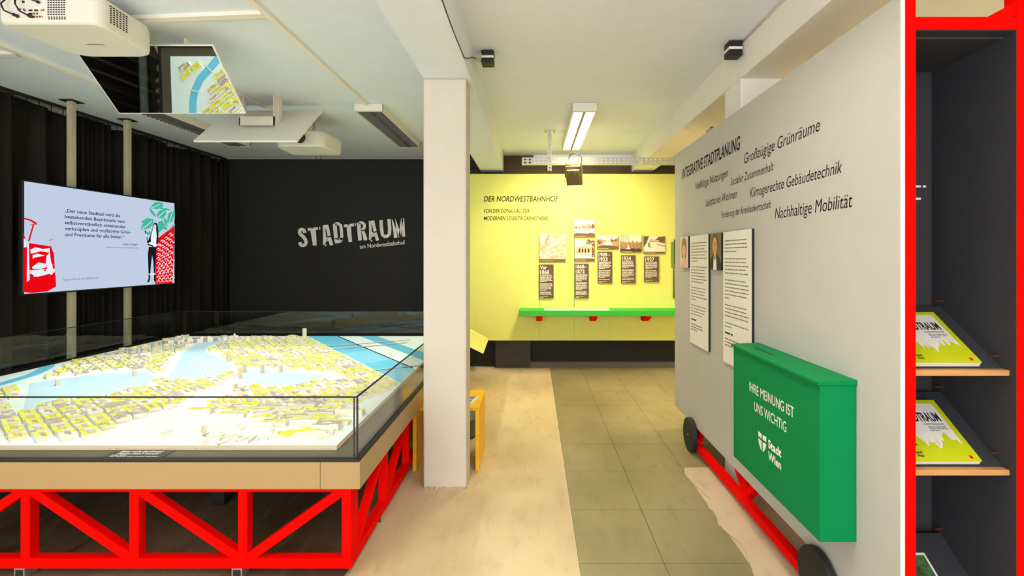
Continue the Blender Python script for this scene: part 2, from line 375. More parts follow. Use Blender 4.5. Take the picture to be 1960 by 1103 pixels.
# ------------------------------------------------------------------ wall screen
SX = -4.285; SY0, SY1, SZ0, SZ1 = 4.0, 5.672, 1.184, 2.133
tv = thing('wall_screen', 'large flat screen showing a quotation beside a red tram and a standing woman', 'screen', (SX, 4.836, SZ0))
MB().box(SX-.036, SX, SY0-.012, SY1+.012, SZ0-.014, SZ1+.012).build('housing', M_blackm, tv, bevel=.004)
def layer(mb, pts, lv, mi=0): mb.poly([(SX + .0006*lv + .0004, y, z) for y, z in pts], mi)
def sx(x): return -SX*F/(VX-x)
def sp(x, y): Y = sx(x); return (Y, EYE-(y-VY)*Y/F)
E = lambda n, c, s=.95: emit('screen_'+n, c, s*.60)
sb = MB(); layer(sb, [(SY0, SZ0), (SY1, SZ0), (SY1, SZ1), (SY0, SZ1)], 1)
SCR = sb.build('screen', E('bg', rgb(190, 202, 224), .92), tv)
Ered = E('red', rgb(228, 8, 18), .95); Ewht = E('white', rgb(226, 232, 244), .95); Etl = E('teal', rgb(64, 180, 150), .95); Eblk = E('black', rgb(24, 22, 34), 1); Egrey = E('grey', rgb(84, 92, 120), 1)
def art(nm, polys, m):      # polys: (layer, [(photo x, photo y), ...])
    if len(polys) > 20:
        b = MB()
        for lv, pp in polys: layer(b, [sp(*q) for q in pp], lv)
        o = b.build(nm, m, SCR); o['kind'] = 'stuff'; return
    for lv, pp in polys:
        b = MB(); layer(b, [sp(*q) for q in pp], lv); b.build(nm, m, SCR)
Z = lambda l: [(40 + a/4.794, 340 + b/4.796) for a, b in l]       # picture patch of the tram
art('tram_red', [(2, Z([(20,640),(270,640),(300,690),(312,850),(318,930),(322,1000),(240,1046),(90,1060),(20,1050)])),
    (2, Z([(64,600),(278,632),(286,660),(66,650)])), (2, Z([(20,500),(38,560),(20,570)])), (2, Z([(62,585),(104,440),(122,432),(78,585)])),
    (2, Z([(22,366),(90,384),(140,412),(148,432),(130,432),(88,400),(22,380)])), (2, Z([(88,425),(130,430),(112,445)])), (2, Z([(250,580),(292,560),(280,576)]))], Ered)
art('tram_white', [(3, Z([(56,600),(70,600),(78,940),(52,960)])), (3, Z([(82,664),(130,640),(200,656),(262,648),(262,690),(180,676),(90,700)])),
    (3, Z([(232,720),(262,690),(278,790),(298,800),(300,838),(240,836),(228,780)])), (3, Z([(100,820),(160,780),(230,792),(232,822),(180,840),(104,838)])),
    (3, Z([(78,852),(308,832),(310,870),(150,912),(80,880)])), (3, Z([(104,712),(150,700),(220,716),(120,736),(108,750)])), (3, Z([(24,560),(50,590),(40,640),(24,640)]))], Ewht)
art('tram_detail', [(4, Z([(112,890),(140,888),(142,908),(116,912)])), (4, Z([(262,872),(290,868),(288,890),(266,892)]))], Ewht)
art('tram_line', [(4, Z([(262,640),(272,640),(302,840),(292,842)])), (4, Z([(200,848),(232,838),(222,862)]))], Ered)
W = lambda l: [(230 + a/5.809, 370 + b/5.805) for a, b in l]      # picture patch of the woman, leaves and bricks
art('leaves', [(2, W(l)) for l in ([(340,150),(375,105),(430,92),(478,112),(470,150),(420,178),(360,172)], [(322,152),(350,180),(400,250),(395,265),(350,235),(328,190)],
    [(400,235),(440,190),(500,180),(515,225),(470,285),(415,270)], [(430,150),(540,175),(556,192),(500,190),(440,172)], [(520,325),(530,230),(570,200),(588,240),(582,310),(545,335)],
    [(586,220),(604,160),(606,290),(590,270)], [(480,290),(495,270),(520,310),(526,375),(500,350)], [(228,405),(250,330),(228,318),(300,272),(368,290),(372,340),(330,385),(270,402)],
    [(400,380),(420,320),(470,300),(500,360),(530,410),(470,400),(430,440)], [(290,440),(330,420),(345,450),(300,470)], [(520,430),(606,370),(606,340),(560,380)])], Etl)
art('leaf_veins', [(3, W([(350,160),(440,120),(444,124),(352,166)])), (3, W([(420,262),(490,200),(494,205),(424,268)])), (3, W([(240,395),(350,310),(354,316),(246,400)])), (3, W([(540,325),(570,225),(575,228),(546,328)]))], Ewht)
bw = [(2, W([(392,560),(420,500),(600,360),(598,600),(580,1000),(388,1010)]))]
art('brick_field', bw, Ered)
bl = []
for r in range(17):
    for k in range(4):
        f0 = (k + (.45 if r % 2 else 0.05)) / 4.2; f1 = f0 + .15
        top = 540 - 160*f0; yy = top + 20 + r*(975-top)/17 + random.uniform(-3, 3)
        xl = 400 + 185*f0; xr = 400 + 185*f1
        if xr > 592: continue
        bl.append((3, W([(xl, yy+14), (xr, yy-4), (xr+2, yy+3), (xl+2, yy+22)]))); bl.append((3, W([(xr-3, yy-4), (xr+2, yy-4), (xr+8, yy+22), (xr+3, yy+22)])))
        if r % 3 == 0: bl.append((3, W([(xr+8, yy+20), (xr+26, yy+8), (xr+26, yy+14), (xr+8, yy+27)])))
art('brick_joints', bl, Ewht)
art('woman_dark', [(4, W([(316,596),(398,596),(396,690),(388,800),(386,890),(372,890),(366,760),(352,690),(342,780),(332,895),(312,895),(308,770),(304,680)])),
    (4, W([(312,905),(330,905),(330,950),(322,985),(300,992),(296,985),(312,955)])), (4, W([(374,905),(388,905),(392,960),(398,980),(378,985),(372,960)])),
    (4, W([(362,360),(378,330),(400,328),(412,350),(424,450),(418,560),(396,570),(404,470),(396,400),(364,372),(350,440),(330,520),(300,545),(340,450)])),
    (4, W([(268,420),(280,410),(292,450),(280,455)])), (4, W([(296,470),(304,530),(330,500),(338,470),(340,540),(300,560),(290,500)]))], Eblk)
art('woman_light', [(5, W([(366,368),(380,345),(396,352),(396,400),(378,412),(366,396)])), (3, W([(330,520),(350,440),(366,412),(396,410),(414,470),(416,560),(392,600),(330,596),(300,560)])),
    (3, W([(284,450),(294,450),(306,530),(330,560),(300,556)])), (3, W([(312,890),(390,890),(390,908),(312,908)]))], Ewht)
art('woman_line', [(6, W([(372,384),(388,384),(386,390),(374,390)])), (6, W([(370,362),(392,360),(392,364),(370,366)])), (6, W([(306,560),(360,580),(370,600),(300,575)]))], Eblk)
ud = (0, 0, 1); fx = SX + .003
q = ['„Der neue Stadtteil wird die', 'bestehenden Bezirksteile ganz', 'selbstverständlich miteinander', 'verknüpfen und großzügige Grün-', 'und Freiräume für alle bieten.“']
qe = [745, 775, 780, 811, 770]
for i, s in enumerate(q):
    y0 = sx(400/3.244); y1 = sx(qe[i]/3.244)
    text(s, (fx, y0, 1.905-.0545*i), (0, 1, 0), ud, y1-y0, .031, Eblk if False else E('ink', rgb(44, 46, 78), 1), SCR, bold=.018)
text('Ljuba Goger', (fx, 4.965, 1.619), (0, 1, 0), ud, .18, .021, E('ink', None), SCR, bold=.012)
text('Flächenwidmung und Stadtteilplanung', (fx, 4.765, 1.586), (0, 1, 0), ud, .38, .014, Egrey, SCR)
text('Tippen Sie auf den Bildschirm!', (fx, 4.327, 1.280), (0, 1, 0), ud, .352, .020, Egrey, SCR)

# ------------------------------------------------------------------ lettering on the black wall
WY = 7.186
lw = MB()
def LP(a, b): return px(550 + a/7.84, 400 + b/7.84, WY)
def stroke(pts, wd):
    P = [Vector((a, b, 0)) for a, b in pts]; n = len(P); L = []; R = []
    for i in range(n):
        d = (P[min(i+1, n-1)] - P[max(i-1, 0)]).normalized(); nn = Vector((-d.y, d.x, 0))
        j = random.uniform(-2.5, 2.5)
        L.append(P[i] + nn*(wd/2+j)); R.append(P[i] - nn*(wd/2-j))
    for i in range(n-1): lw.poly([LP(v.x, v.y) for v in (L[i], L[i+1], R[i+1], R[i])])
def pg(*pts): lw.poly([LP(a, b) for a, b in pts])
stroke([(262,362),(258,335),(240,312),(210,306),(186,324),(182,352),(198,384),(240,424),(272,458),(282,500),(270,532),(240,550),(208,544),(192,522),(188,500)], 52)
pg((305,288),(360,284),(370,300),(345,328),(308,332)); pg((372,300),(390,280),(456,274),(458,310),(425,318),(432,400),(440,548),(382,552),(366,440),(345,326))
pg((478,270),(494,266),(492,312),(480,314))
pg((532,246),(612,236),(630,300),(650,400),(604,414),(588,330),(576,280),(572,330),(582,424),(614,430),(570,520),(556,540),(534,540),(536,400))
pg((618,428),(652,420),(690,540),(640,550),(616,478),(580,492),(596,446)); pg((560,544),(584,528),(588,552),(572,564))
stroke([(714,222),(716,300),(722,370),(730,440)], 58); stroke([(716,226),(760,218),(800,248),(812,320),(816,400),(806,462)], 46); 
pg((700,452),(760,462),(790,462),(818,500),(780,512),(716,518)); pg((765,448),(800,430),(836,440),(826,490),(800,466))
pg((846,236),(900,230),(915,250),(885,276),(850,276)); pg((915,250),(938,226),(998,218),(998,262),(955,264),(962,380),(972,494),(920,500),(900,380),(890,280)); pg((1012,214),(1028,214),(1026,258),(1014,256))
stroke([(1072,206),(1078,300),(1086,390),(1092,474)], 56); stroke([(1080,208),(1130,210),(1156,236),(1154,280),(1130,312),(1100,322)], 44); pg((1110,318),(1146,306),(1176,380),(1200,450),(1188,474),(1146,474),(1130,400))
pg((1222,182),(1304,172),(1322,260),(1340,330),(1296,344),(1280,270),(1264,220),(1264,280),(1270,350),(1296,356),(1262,440),(1248,464),(1224,466),(1226,330))
pg((1308,358),(1340,350),(1378,470),(1330,480),(1312,410),(1272,420),(1290,376)); pg((1248,470),(1272,462),(1274,486),(1258,494))
stroke([(1404,170),(1408,250),(1416,330),(1428,390),(1460,414),(1500,410),(1528,380),(1534,300),(1528,220),(1524,152)], 50)
stroke([(1592,160),(1602,260),(1614,350),(1624,436)], 50); stroke([(1600,158),(1640,260),(1672,350),(1688,424)], 44); stroke([(1726,146),(1712,230),(1696,330),(1690,420)], 36); stroke([(1734,142),(1740,230),(1744,330),(1748,416)], 40)
lt = lw.build('lettering', M_paint, wb); lt['label'] = 'white distressed capital lettering STADTRAUM'
a = px(689, 476.3, WY); b = px(775.8, 467.6, WY); d = (b - a)
text('am Nordwestbahnhof', a, d, Vector((0, -1, 0)).cross(d), d.length, .062, M_paint, wb, bold=.012)

# ------------------------------------------------------------------ display case with red truss
DX1, DY0 = -.802, 2.16; DX0, DY1 = -4.16, 5.52
dc = thing('display_case', 'glazed display case on a red lattice frame holding the city model', 'display case', (-2.48, 3.84, 0))
fx1, fy0 = -.846, 2.207; fx0 = -4.116; fy1 = 5.473; zt, zb = .452, .050; tw = .046
def frame_side(p0, dirv, n, mod, diags, inward):
    p0 = Vector(p0); d = Vector(dirv); iw = Vector(inward)*tw/2; Lt = n*mod
    end = 3.27
    for z, nm in ((zb+tw/2, 'bottom_chord'), (zt-tw/2, 'top_chord')):
        MB().bar(p0 + iw + Vector((0,0,z)), p0 + iw + d*end + Vector((0,0,z)), tw, tw).build(nm, M_red, dc, bevel=.0015)
    for i in range(n+1):
        c = p0 + iw + d*(i*mod + (tw/2 if i == 0 else 0))
        MB().bar(c + Vector((0,0,zb+tw)), c + Vector((0,0,zt-tw)), tw*.94, tw*.94, up=(0, 1, 0) if abs(d.x) > .5 else (1, 0, 0)).build('truss_post', M_red, dc, bevel=.0015)
        if i < n:
            up = diags[i % len(diags)]
            a = c + d*tw*.2 + Vector((0,0, zb+tw*.8 if up else zt-tw*.8)); b = p0 + iw + d*((i+1)*mod - tw*.3) + Vector((0,0, zt-tw*.8 if up else zb+tw*.8))
            MB().bar(a, b, tw*.86, tw*.9).build('truss_diagonal', M_red, dc, bevel=.0015)
frame_side((fx1, fy0, 0), (-1, 0, 0), 6, .505, [False, True, True, False], (0, 1, 0))
frame_side((fx1, fy0+tw, 0), (0, 1, 0), 6, .497, [True, True, False, False], (-1, 0, 0))
frame_side((fx1-tw, fy1, 0), (-1, 0, 0), 6, .505, [True, False], (0, -1, 0))
frame_side((fx0, fy0+tw, 0), (0, 1, 0), 6, .497, [True, False], (1, 0, 0))
for (x, y) in [(-1.377, fy0+.03), (-2.387, fy0+.03), (-3.4, fy0+.03), (fx1-.03, 2.70), (fx1-.03, 3.70), (fx1-.03, 4.7), (-1.377, fy1-.03), (-3.4, fy1-.03), (fx0+.03, 2.9), (fx0+.03, 4.6)]:
    MB().box(x-.024, x+.024, y-.03, y+.03, 0, zb).build('foot', M_steel, dc)
    MB().box(x-.018, x+.018, y-.0305, y-.029, .006, zb-.006).build('foot_opening', M_dark, dc)
for (x, y) in [(-1.9, 2.9), (-3.2, 2.9), (-1.9, 4.4), (-3.2, 4.4)]:
    MB().box(x-.04, x+.04, y-.04, y+.04, 0, zt).build('inner_leg', M_blackm, dc)
sx1, sy0 = -.782, 2.143; sx0 = -4.18; sy1 = 5.54
MB().box(sx0+.01, sx1-.01, sy0+.01, sy1-.01, zt, zt+.03).build('deck', M_dark, dc)
for (x0, x1) in ((sx0, -.962), (-.960, sx1)):
    MB().box(x0, x1, sy0, sy0+.02, .450, .570).build('skirt_panel', M_skirt, dc, bevel=.0012)
for (y0, y1) in ((sy0+.02, 4.0), (4.002, sy1)):
    MB().box(sx1-.02, sx1, y0, y1, .450, .570).build('skirt_panel', M_skirt, dc, bevel=.0012)
MB().box(sx0, sx1-.02, sy1-.02, sy1, .45, .57).build('skirt_panel', M_skirt, dc)
MB().box(sx0, sx0+.02, sy0+.02, sy1-.02, .45, .57).build('skirt_panel', M_skirt, dc)
MB().box(sx0+.02, sx1-.02, sy0+.02, sy1-.02, zt+.03, .570).build('case_floor', M_casefloor, dc)
g = .008; zg = .857
gk = MB(); gk.box(DX0-.006, DX1+.014, DY0-.012, DY0+.014, .5695, .582).box(DX1-.014, DX1+.014, DY0+.014, DY1, .5695, .582).box(DX0-.006, DX1-.014, DY1-.014, DY1+.012, .5695, .582).box(DX0-.014, DX0+.012, DY0, DY1, .5695, .582)
gk.build('gasket', M_blackm, dc)
for (a, b, c_, d_) in ((DX0, DX1-g, DY0, DY0+g), (DX0, DX1-g, DY1-g, DY1)):
    MB().box(a, b, c_, d_, .582, zg).build('glass_pane', M_glass, dc)
MB().box(DX1-g, DX1, DY0, DY1, .582, zg).build('glass_pane', M_glass, dc)
MB().box(DX0-g, DX0, DY0, DY1, .582, zg).build('glass_pane', M_glass, dc)
ge = MB()
e = .006
ge.box(DX0, DX1, DY0-.001, DY0+e, zg, zg+e).box(DX1-e, DX1+.001, DY0, DY1, zg, zg+e).box(DX0, DX1, DY1-e, DY1, zg, zg+e).box(DX0-g, DX0-g+e, DY0, DY1, zg, zg+e)
ge.box(DX1-.016, DX1-.010, DY0-.001, DY0+.003, .582, zg).box(DX1-.003, DX1+.003, DY0, DY0+.010, .582, zg).box(DX0-.006, DX0, DY0-.001, DY0+.005, .582, zg).box(DX1-.006, DX1, DY1-.006, DY1, .582, zg).box(DX0-.006, DX0, DY1-.006, DY1, .582, zg)
ge.build('silicone_edges', M_blackm, dc)
ns = thing('notice_sign', 'small black do-not-touch sign lying at the front of the case floor', 'sign', (-1.84, 2.235, .5705))
MB().prism([(-1.99, 2.19, .5705), (-1.71, 2.19, .5705), (-1.71, 2.272, .5705), (-1.99, 2.272, .5705)], (0, 0, .003)).build('plate', M_blackm, ns)
text('Bitte nicht berühren!', (-1.955, 2.247, .5738), (1, 0, 0), (0, 1, 0), .20, .017, M_paint, ns, bold=.015, shear=.25)
text("Please don't touch!", (-1.955, 2.224, .5738), (1, 0, 0), (0, 1, 0), .20, .017, M_paint, ns, bold=.015, shear=.25)
nb = MB(); bars(nb, (-1.965, 2.200, .5737), (1, 0, 0), (0, 1, 0), .23, [(0, 1), (.011, .3)], .008); nb.build('small_print', M_paint, ns)

# ------------------------------------------------------------------ city model
MX0, MX1, MY0, MY1, MZ = -4.03, -.944, 2.281, 5.40, .594
cmz = thing('city_model', 'white architectural city model with projected lime and blue put into its colours', 'scale model', (-2.49, 3.84, .57))
M_mbase = mat('model_base', rgb(222, 236, 232), .75, var=.03, scale=4)  # bluish tint of the projected image is put into this colour
M_mside = mat('model_side', rgb(226, 206, 170), .7, var=.02)
M_bld = mat('model_building', rgb(238, 228, 214), .75, var=.03, scale=20)
M_projlime = mat('model_projected_lime', rgb(224, 222, 52), .8, var=.12, scale=40)  # lime light of the projection, put into the roof colour
M_troof = mat('model_taupe_roof', rgb(168, 158, 150), .8, var=.12, scale=40)
M_wroof = mat('model_pale_roof', rgb(222, 218, 208), .8, var=.05, scale=40)
M_river = mat('model_projected_blue', rgb(108, 196, 226), .5, var=.03, scale=3)  # projected blue, put into the colours of the water plates
M_river2 = mat('model_projected_light_blue', rgb(134, 206, 238), .5, var=.03, scale=3)
M_pale = mat('model_projected_pale_blue', rgb(186, 216, 226), .7, var=.05, scale=6)  # pale blue of the projected image, put into the ground colour
M_town = mat('model_tower', rgb(222, 200, 168), .75, var=.04)
mb = MB().box(MX0, MX1, MY0, MY1, .5705, MZ-.001); mb.m = [0 if i != 1 else 1 for i in range(6)]
mb.build('base_plate', [M_mside, M_mbase], cmz)
dots = MB()
for x in (-2.03, -2.0, -1.62, -1.59, -.985, -2.6, -2.63): dots.cyl((x, MY0+.001, .578), (x, MY0-.001, .578), .0016, 8)
dots.build('pin_holes', M_dark, cmz)
def mpt(x, y, z=MZ): Y = (EYE-z)*F/(y-VY); return ((x-VX)*Y/F, Y)
def clip(pts):       # clip a polygon to the model plate
    def cut(P, f):
        out = []
        for i in range(len(P)):
            a, b = P[i], P[(i+1) % len(P)]; fa, fb = f(a), f(b)
            if fa >= 0: out.append(a)
            if fa*fb < 0: t = fa/(fa-fb); out.append((a[0]+(b[0]-a[0])*t, a[1]+(b[1]-a[1])*t))
        return out
    for f in (lambda p: p[0]-MX0, lambda p: MX1-p[0], lambda p: p[1]-MY0, lambda p: MY1-p[1]):
        pts = cut(pts, f)
        if len(pts) < 3: return []
    return pts
def inside(p, P):
    r = False
    for i in range(len(P)):
        a, b = P[i], P[i-1]
        if (a[1] > p[1]) != (b[1] > p[1]) and p[0] < (b[0]-a[0])*(p[1]-a[1])/(b[1]-a[1]) + a[0]: r = not r
    return r
def plate(nm, P, m, h=.0012, z=None):
    P = clip(P)
    ar = sum(P[i-1][0]*P[i][1]-P[i][0]*P[i-1][1] for i in range(len(P)))
    if ar < 0: P = P[::-1]
    return MB().prism([(x, y, MZ-.001 if z is None else z) for x, y in P], (0, 0, h)).build(nm, m, cmz)
RV = (.628, -.778); RN = (.778, .628)       # along and across the river
def band(o0, o1, s0=-1.5, s1=4.5):
    b0 = (-2.444, 5.257)
    return [(b0[0]+RV[0]*s+RN[0]*o, b0[1]+RV[1]*s+RN[1]*o) for s, o in ((s0, o0), (s1, o0), (s1, o1), (s0, o1))]
danube = band(.0, .255); canal = band(.46, .61); 
canal2 = [(-1.05, 4.10), (-.944, 4.02), (-.944, 4.6), (-1.15, 4.55), (-1.25, 4.35)]
plate('river', danube, M_river); plate('river_side_channel', canal, M_river)
plate('river_reach', [q for q in band(.0, .255, 1.05, 1.6)], M_river2, .0016)
def brid(s0, wob, o0, o1, nm):
    b0 = (-2.444, 5.257); m = MB(); pts = []
    for i in range(9):
        o = o0 + (o1-o0)*i/8; s = s0 + wob*o
        pts.append((b0[0]+RV[0]*s+RN[0]*o, b0[1]+RV[1]*s+RN[1]*o))
    for i in range(8):
        if all(MX0 < q[0] < MX1 and MY0 < q[1] < MY1 for q in (pts[i], pts[i+1])):
            m.bar(pts[i]+(MZ+.006,), pts[i+1]+(MZ+.006,), .010, .003, mi=0); m.bar((pts[i][0]-.004, pts[i][1]-.012, MZ+.001), (pts[i+1][0]-.004, pts[i+1][1]-.012, MZ+.001), .007, .0012, mi=1)
    m.build(nm, [M_wroof, M_ink], cmz)
brid(.62, .2, -.12, .8, 'bridge'); brid(.82, .15, -.12, .7, 'bridge'); brid(1.9, .2, -.1, .6, 'bridge')
m = MB(); b0 = (-2.444, 5.257)
for i in range(20):
    s = -.2 + i*.13; a = (b0[0]+RV[0]*s+RN[0]*.26, b0[1]+RV[1]*s+RN[1]*.26); s += .13; b = (b0[0]+RV[0]*s+RN[0]*.26, b0[1]+RV[1]*s+RN[1]*.26)
    if all(MX0 < q[0] < MX1 and MY0 < q[1] < MY1 for q in (a, b)): m.bar(a+(MZ+.002,), b+(MZ+.002,), .010, .003)
m.build('embankment', M_ink, cmz)
yard = [mpt(*q) for q in ((318, 728), (352, 676), (380, 655), (400, 649.5), (438, 650), (395, 664), (392, 676), (405, 680), (432, 694), (444, 708), (432, 716), (400, 722), (350, 729))]
park = [mpt(*q) for q in ((42, 790), (54, 748), (56, 735), (110, 726), (200, 716), (280, 712), (298, 722), (280, 738), (190, 757), (150, 762), (100, 770), (66, 782))]
place = [mpt(*q) for q in ((455, 722), (480, 706), (560, 712), (640, 722), (560, 738), (470, 734))]
corner = [(-4.03, 4.55), (-3.9, 4.7), (-4.03, 4.75)]
plate('rail_yard', yard, M_pale); plate('park_lawn', park, M_pale); plate('square', place, M_pale, .0008)
tr = MB()
for i in range(7):
    a = mpt(335 + i*12, 727 - i*.8); b = mpt(378 + i*7, 680 + i*1.5)
    tr.bar(a+(MZ+.0012,), b+(MZ+.0012,), .004, .002)
tr.build('rail_tracks', M_wroof, cmz)
boul = [(-2.20, 2.2), (-1.98, 2.2), (-2.04, 2.8), (-2.10, 3.6), (-2.16, 3.6), (-2.12, 2.8)]
fair = [(-2.0, 2.2), (-.90, 2.2), (-.90, 2.36), (-1.2, 2.44), (-1.45, 2.50), (-1.62, 2.62), (-1.98, 2.66)]
cpts = [(-3.43, 2.24), (-3.50, 2.307), (-3.60, 2.42), (-3.70, 2.525), (-3.77, 2.66), (-3.79, 2.754), (-3.80, 2.9), (-3.79, 3.1), (-3.78, 3.4), (-3.84, 3.65), (-3.95, 3.85), (-4.08, 4.0)]
def ribbon(P, wd):
    L = []; R = []
    for i in range(len(P)):
        d = Vector((P[min(i+1, len(P)-1)][0]-P[max(i-1, 0)][0], P[min(i+1, len(P)-1)][1]-P[max(i-1, 0)][1])).normalized()
        L.append((P[i][0]-d.y*wd, P[i][1]+d.x*wd)); R.append((P[i][0]+d.y*wd, P[i][1]-d.x*wd))
    return L + R[::-1]
plate('city_canal', ribbon(cpts, .042), M_river)
m = MB()
for i in (2, 4, 7): 
    a, b = cpts[i], cpts[i+1]; d = Vector((b[0]-a[0], b[1]-a[1], 0)).normalized(); n_ = Vector((-d.y, d.x, 0)); c0 = Vector((a[0], a[1], MZ+.005))
    MB().bar(c0-n_*.07, c0+n_*.07, .012, .004).build('bridge', M_wroof, cmz)
voids = [ribbon(cpts, .075), danube, canal, yard, park, place, boul, fair, band(.255, .46), band(.61, .95, 0, 1.6)]
def district(p):
    if p[0] > -2.05 and p[1] < 2.86: return 2
    return 1 if p[0] < -2.05 - .15*(p[1]-3.4) and p[1] < 4.3 else 0
blds = []      # (centre, angle, w, d, height, kind)
for dist, (ang, bw_, bd_, st) in enumerate(((math.atan2(RV[1], RV[0]), .135, .072, .013), (math.atan2(-.61, .79), .130, .066, .011), (.04, .150, .058, .014))):
    ca, sa = math.cos(ang), math.sin(ang)
    for i in range(-40, 40):
        for j in range(-60, 60):
            u = i*(bw_+st) + (.05*math.sin(j*1.7)); v = j*(bd_+st)
            c = (-2.4+u*ca-v*sa, 3.6+u*sa+v*ca)
            if district(c) != dist: continue
            wq, dq = bw_*random.uniform(.86, 1.04), bd_*random.uniform(.84, 1.04)
            cs = [(c[0]+a*ca-b*sa, c[1]+a*sa+b*ca) for a, b in ((-wq/2, -dq/2), (wq/2, -dq/2), (wq/2, dq/2), (-wq/2, dq/2), (0, 0))]
            if not all(MX0+.004 < q[0] < MX1-.004 and MY0+.006 < q[1] < MY1-.006 for q in cs): continue
            if any(inside(q, V) for q in cs for V in voids): continue
            blds.append((c, ang, wq, dq, random.uniform(.012, .022) * (1.25 if random.random() < .15 else 1) * (1.35 if c[1] < 2.9 else 1), random.random()))
blds.sort(key=lambda b: b[0][1])
def block(m, b):
    (cx, cy), ang, wq, dq, h, k = b; ca, sa = math.cos(ang), math.sin(ang)
    lime = .66 if cy > 2.9 or cx < -2.2 else .5
    def seg(u0, u1, v0, v1, hh, roof):
        P = [(cx+a*ca-c*sa, cy+a*sa+c*ca) for a, c in ((u0, v0), (u1, v0), (u1, v1), (u0, v1))]
        vs = [(x, y, MZ-.001) for x, y in P] + [(x, y, MZ+hh) for x, y in P]
        m.add(vs, [(0,1,5,4),(1,2,6,5),(2,3,7,6),(3,0,4,7)], 0)
        m.add(vs[4:], [(0,1,2,3)], roof)
    t = .018; a, d = wq/2, dq/2
    r = lambda: (1 if k < lime else (2 if k < lime+.13 else 3)) if random.random() < .7 else random.choice((1, 1, 2, 3, 3))
    n = 3
    for i in range(n):
        u0, u1 = -a + wq*i/n, -a + wq*(i+1)/n
        seg(u0, u1, -d, -d+t, h*random.uniform(.85, 1.15), r()); seg(u0, u1, d-t, d, h*random.uniform(.85, 1.15), r())
    seg(-a, -a+t, -d+t, d-t, h*random.uniform(.85, 1.15), r()); seg(a-t, a, -d+t, d-t, h*random.uniform(.85, 1.15), r())
    if random.random() < .75:
        m.add([(cx+p*ca-c*sa, cy+p*sa+c*ca, MZ+.001) for p, c in ((-a+t, -d+t), (a-t, -d+t), (a-t, d-t), (-a+t, d-t))], [(0,1,2,3)], 1 if k < .7 else 2)
        if random.random() < .5: seg(-a*.4, a*.1, -d*.35, d*.2, h*.5, r())
BM = [M_bld, M_projlime, M_troof, M_wroof]
for b in blds[:285]:
    m = MB(); block(m, b); m.build('city_block', BM, cmz)
m = MB()
for b in blds[285:]: block(m, b)
if m.v: m.build('distant_city_blocks', BM, cmz)['kind'] = 'stuff'
def tower(x, y, hp, wd=.028, mt=None):
    X, Y = mpt(x, y); h = hp*Y/F; ca, sa = .8, -.6
    if not (MX0+.03 < X < MX1-.03 and Y < MY1-.03): return
    MB().obox((X, Y, MZ-.001+h/2), (ca, sa, 0), (-sa, ca, 0), (0, 0, 1), wd*.6, wd*.4, h/2).build('tower', mt or M_town, cmz, bevel=.001)
for q in ((459, 724, 20), (468, 713, 17), (502, 713, 16), (537, 712, 13), (450, 749, 15), (437, 692, 17), (340, 731, 7), (324, 734, 7), (110, 738, 12), (258, 720, 10)): tower(*q, wd=.026)
tower(583, 651, 22, .032, M_bld); tower(449, 650.5, 12, .016, M_bld)
for i in range(16): tower(318 + i*6.2 + random.uniform(-1, 1), 660 - i*.45, random.uniform(6, 11), .045, M_troof if i % 3 == 0 else M_bld)
for i in range(22): tower(330 + i*11.0, 650.8, random.uniform(4, 8), .045, M_bld if i % 2 else M_wroof)
# ferris wheel and park halls in the white front area
fwm = MB().cyl((-1.672, 2.402, MZ+.026), (-1.664, 2.410, MZ+.026), .025, 24); fwm.bar((-1.668, 2.394, MZ), (-1.668, 2.404, MZ+.026), .004, .004).bar((-1.668, 2.418, MZ), (-1.668, 2.408, MZ+.026), .004, .004)
fwm.build('ferris_wheel', M_town, cmz)
for i in range(46):
    x = random.uniform(-1.9, -1.02); y = random.uniform(2.31, 2.55)
    if random.random() < .55: x = random.uniform(-1.62, -1.3); y = random.uniform(2.30, 2.42)
    hh = random.uniform(.006, .016); an = random.uniform(0, 3); ca, sa = math.cos(an), math.sin(an)
    MB().obox((x, y, MZ+hh/2-.001), (ca, sa, 0), (-sa, ca, 0), (0, 0, 1), random.uniform(.008, .03), random.uniform(.005, .010), hh/2).build('pavilion', M_bld, cmz)
MB().prism([(-1.21, 2.36, MZ-.001), (-1.06, 2.34, MZ-.001), (-1.02, 2.38, MZ-.001), (-1.10, 2.44, MZ-.001), (-1.2, 2.42, MZ-.001)], (0, 0, .016)).build('hall', M_bld, cmz)
MB().prism([(-1.30, 2.42, MZ-.001), (-1.22, 2.38, MZ-.001), (-1.10, 2.48, MZ-.001), (-1.2, 2.50, MZ-.001)], (0, 0, .012)).build('hall', [M_projlime], cmz)

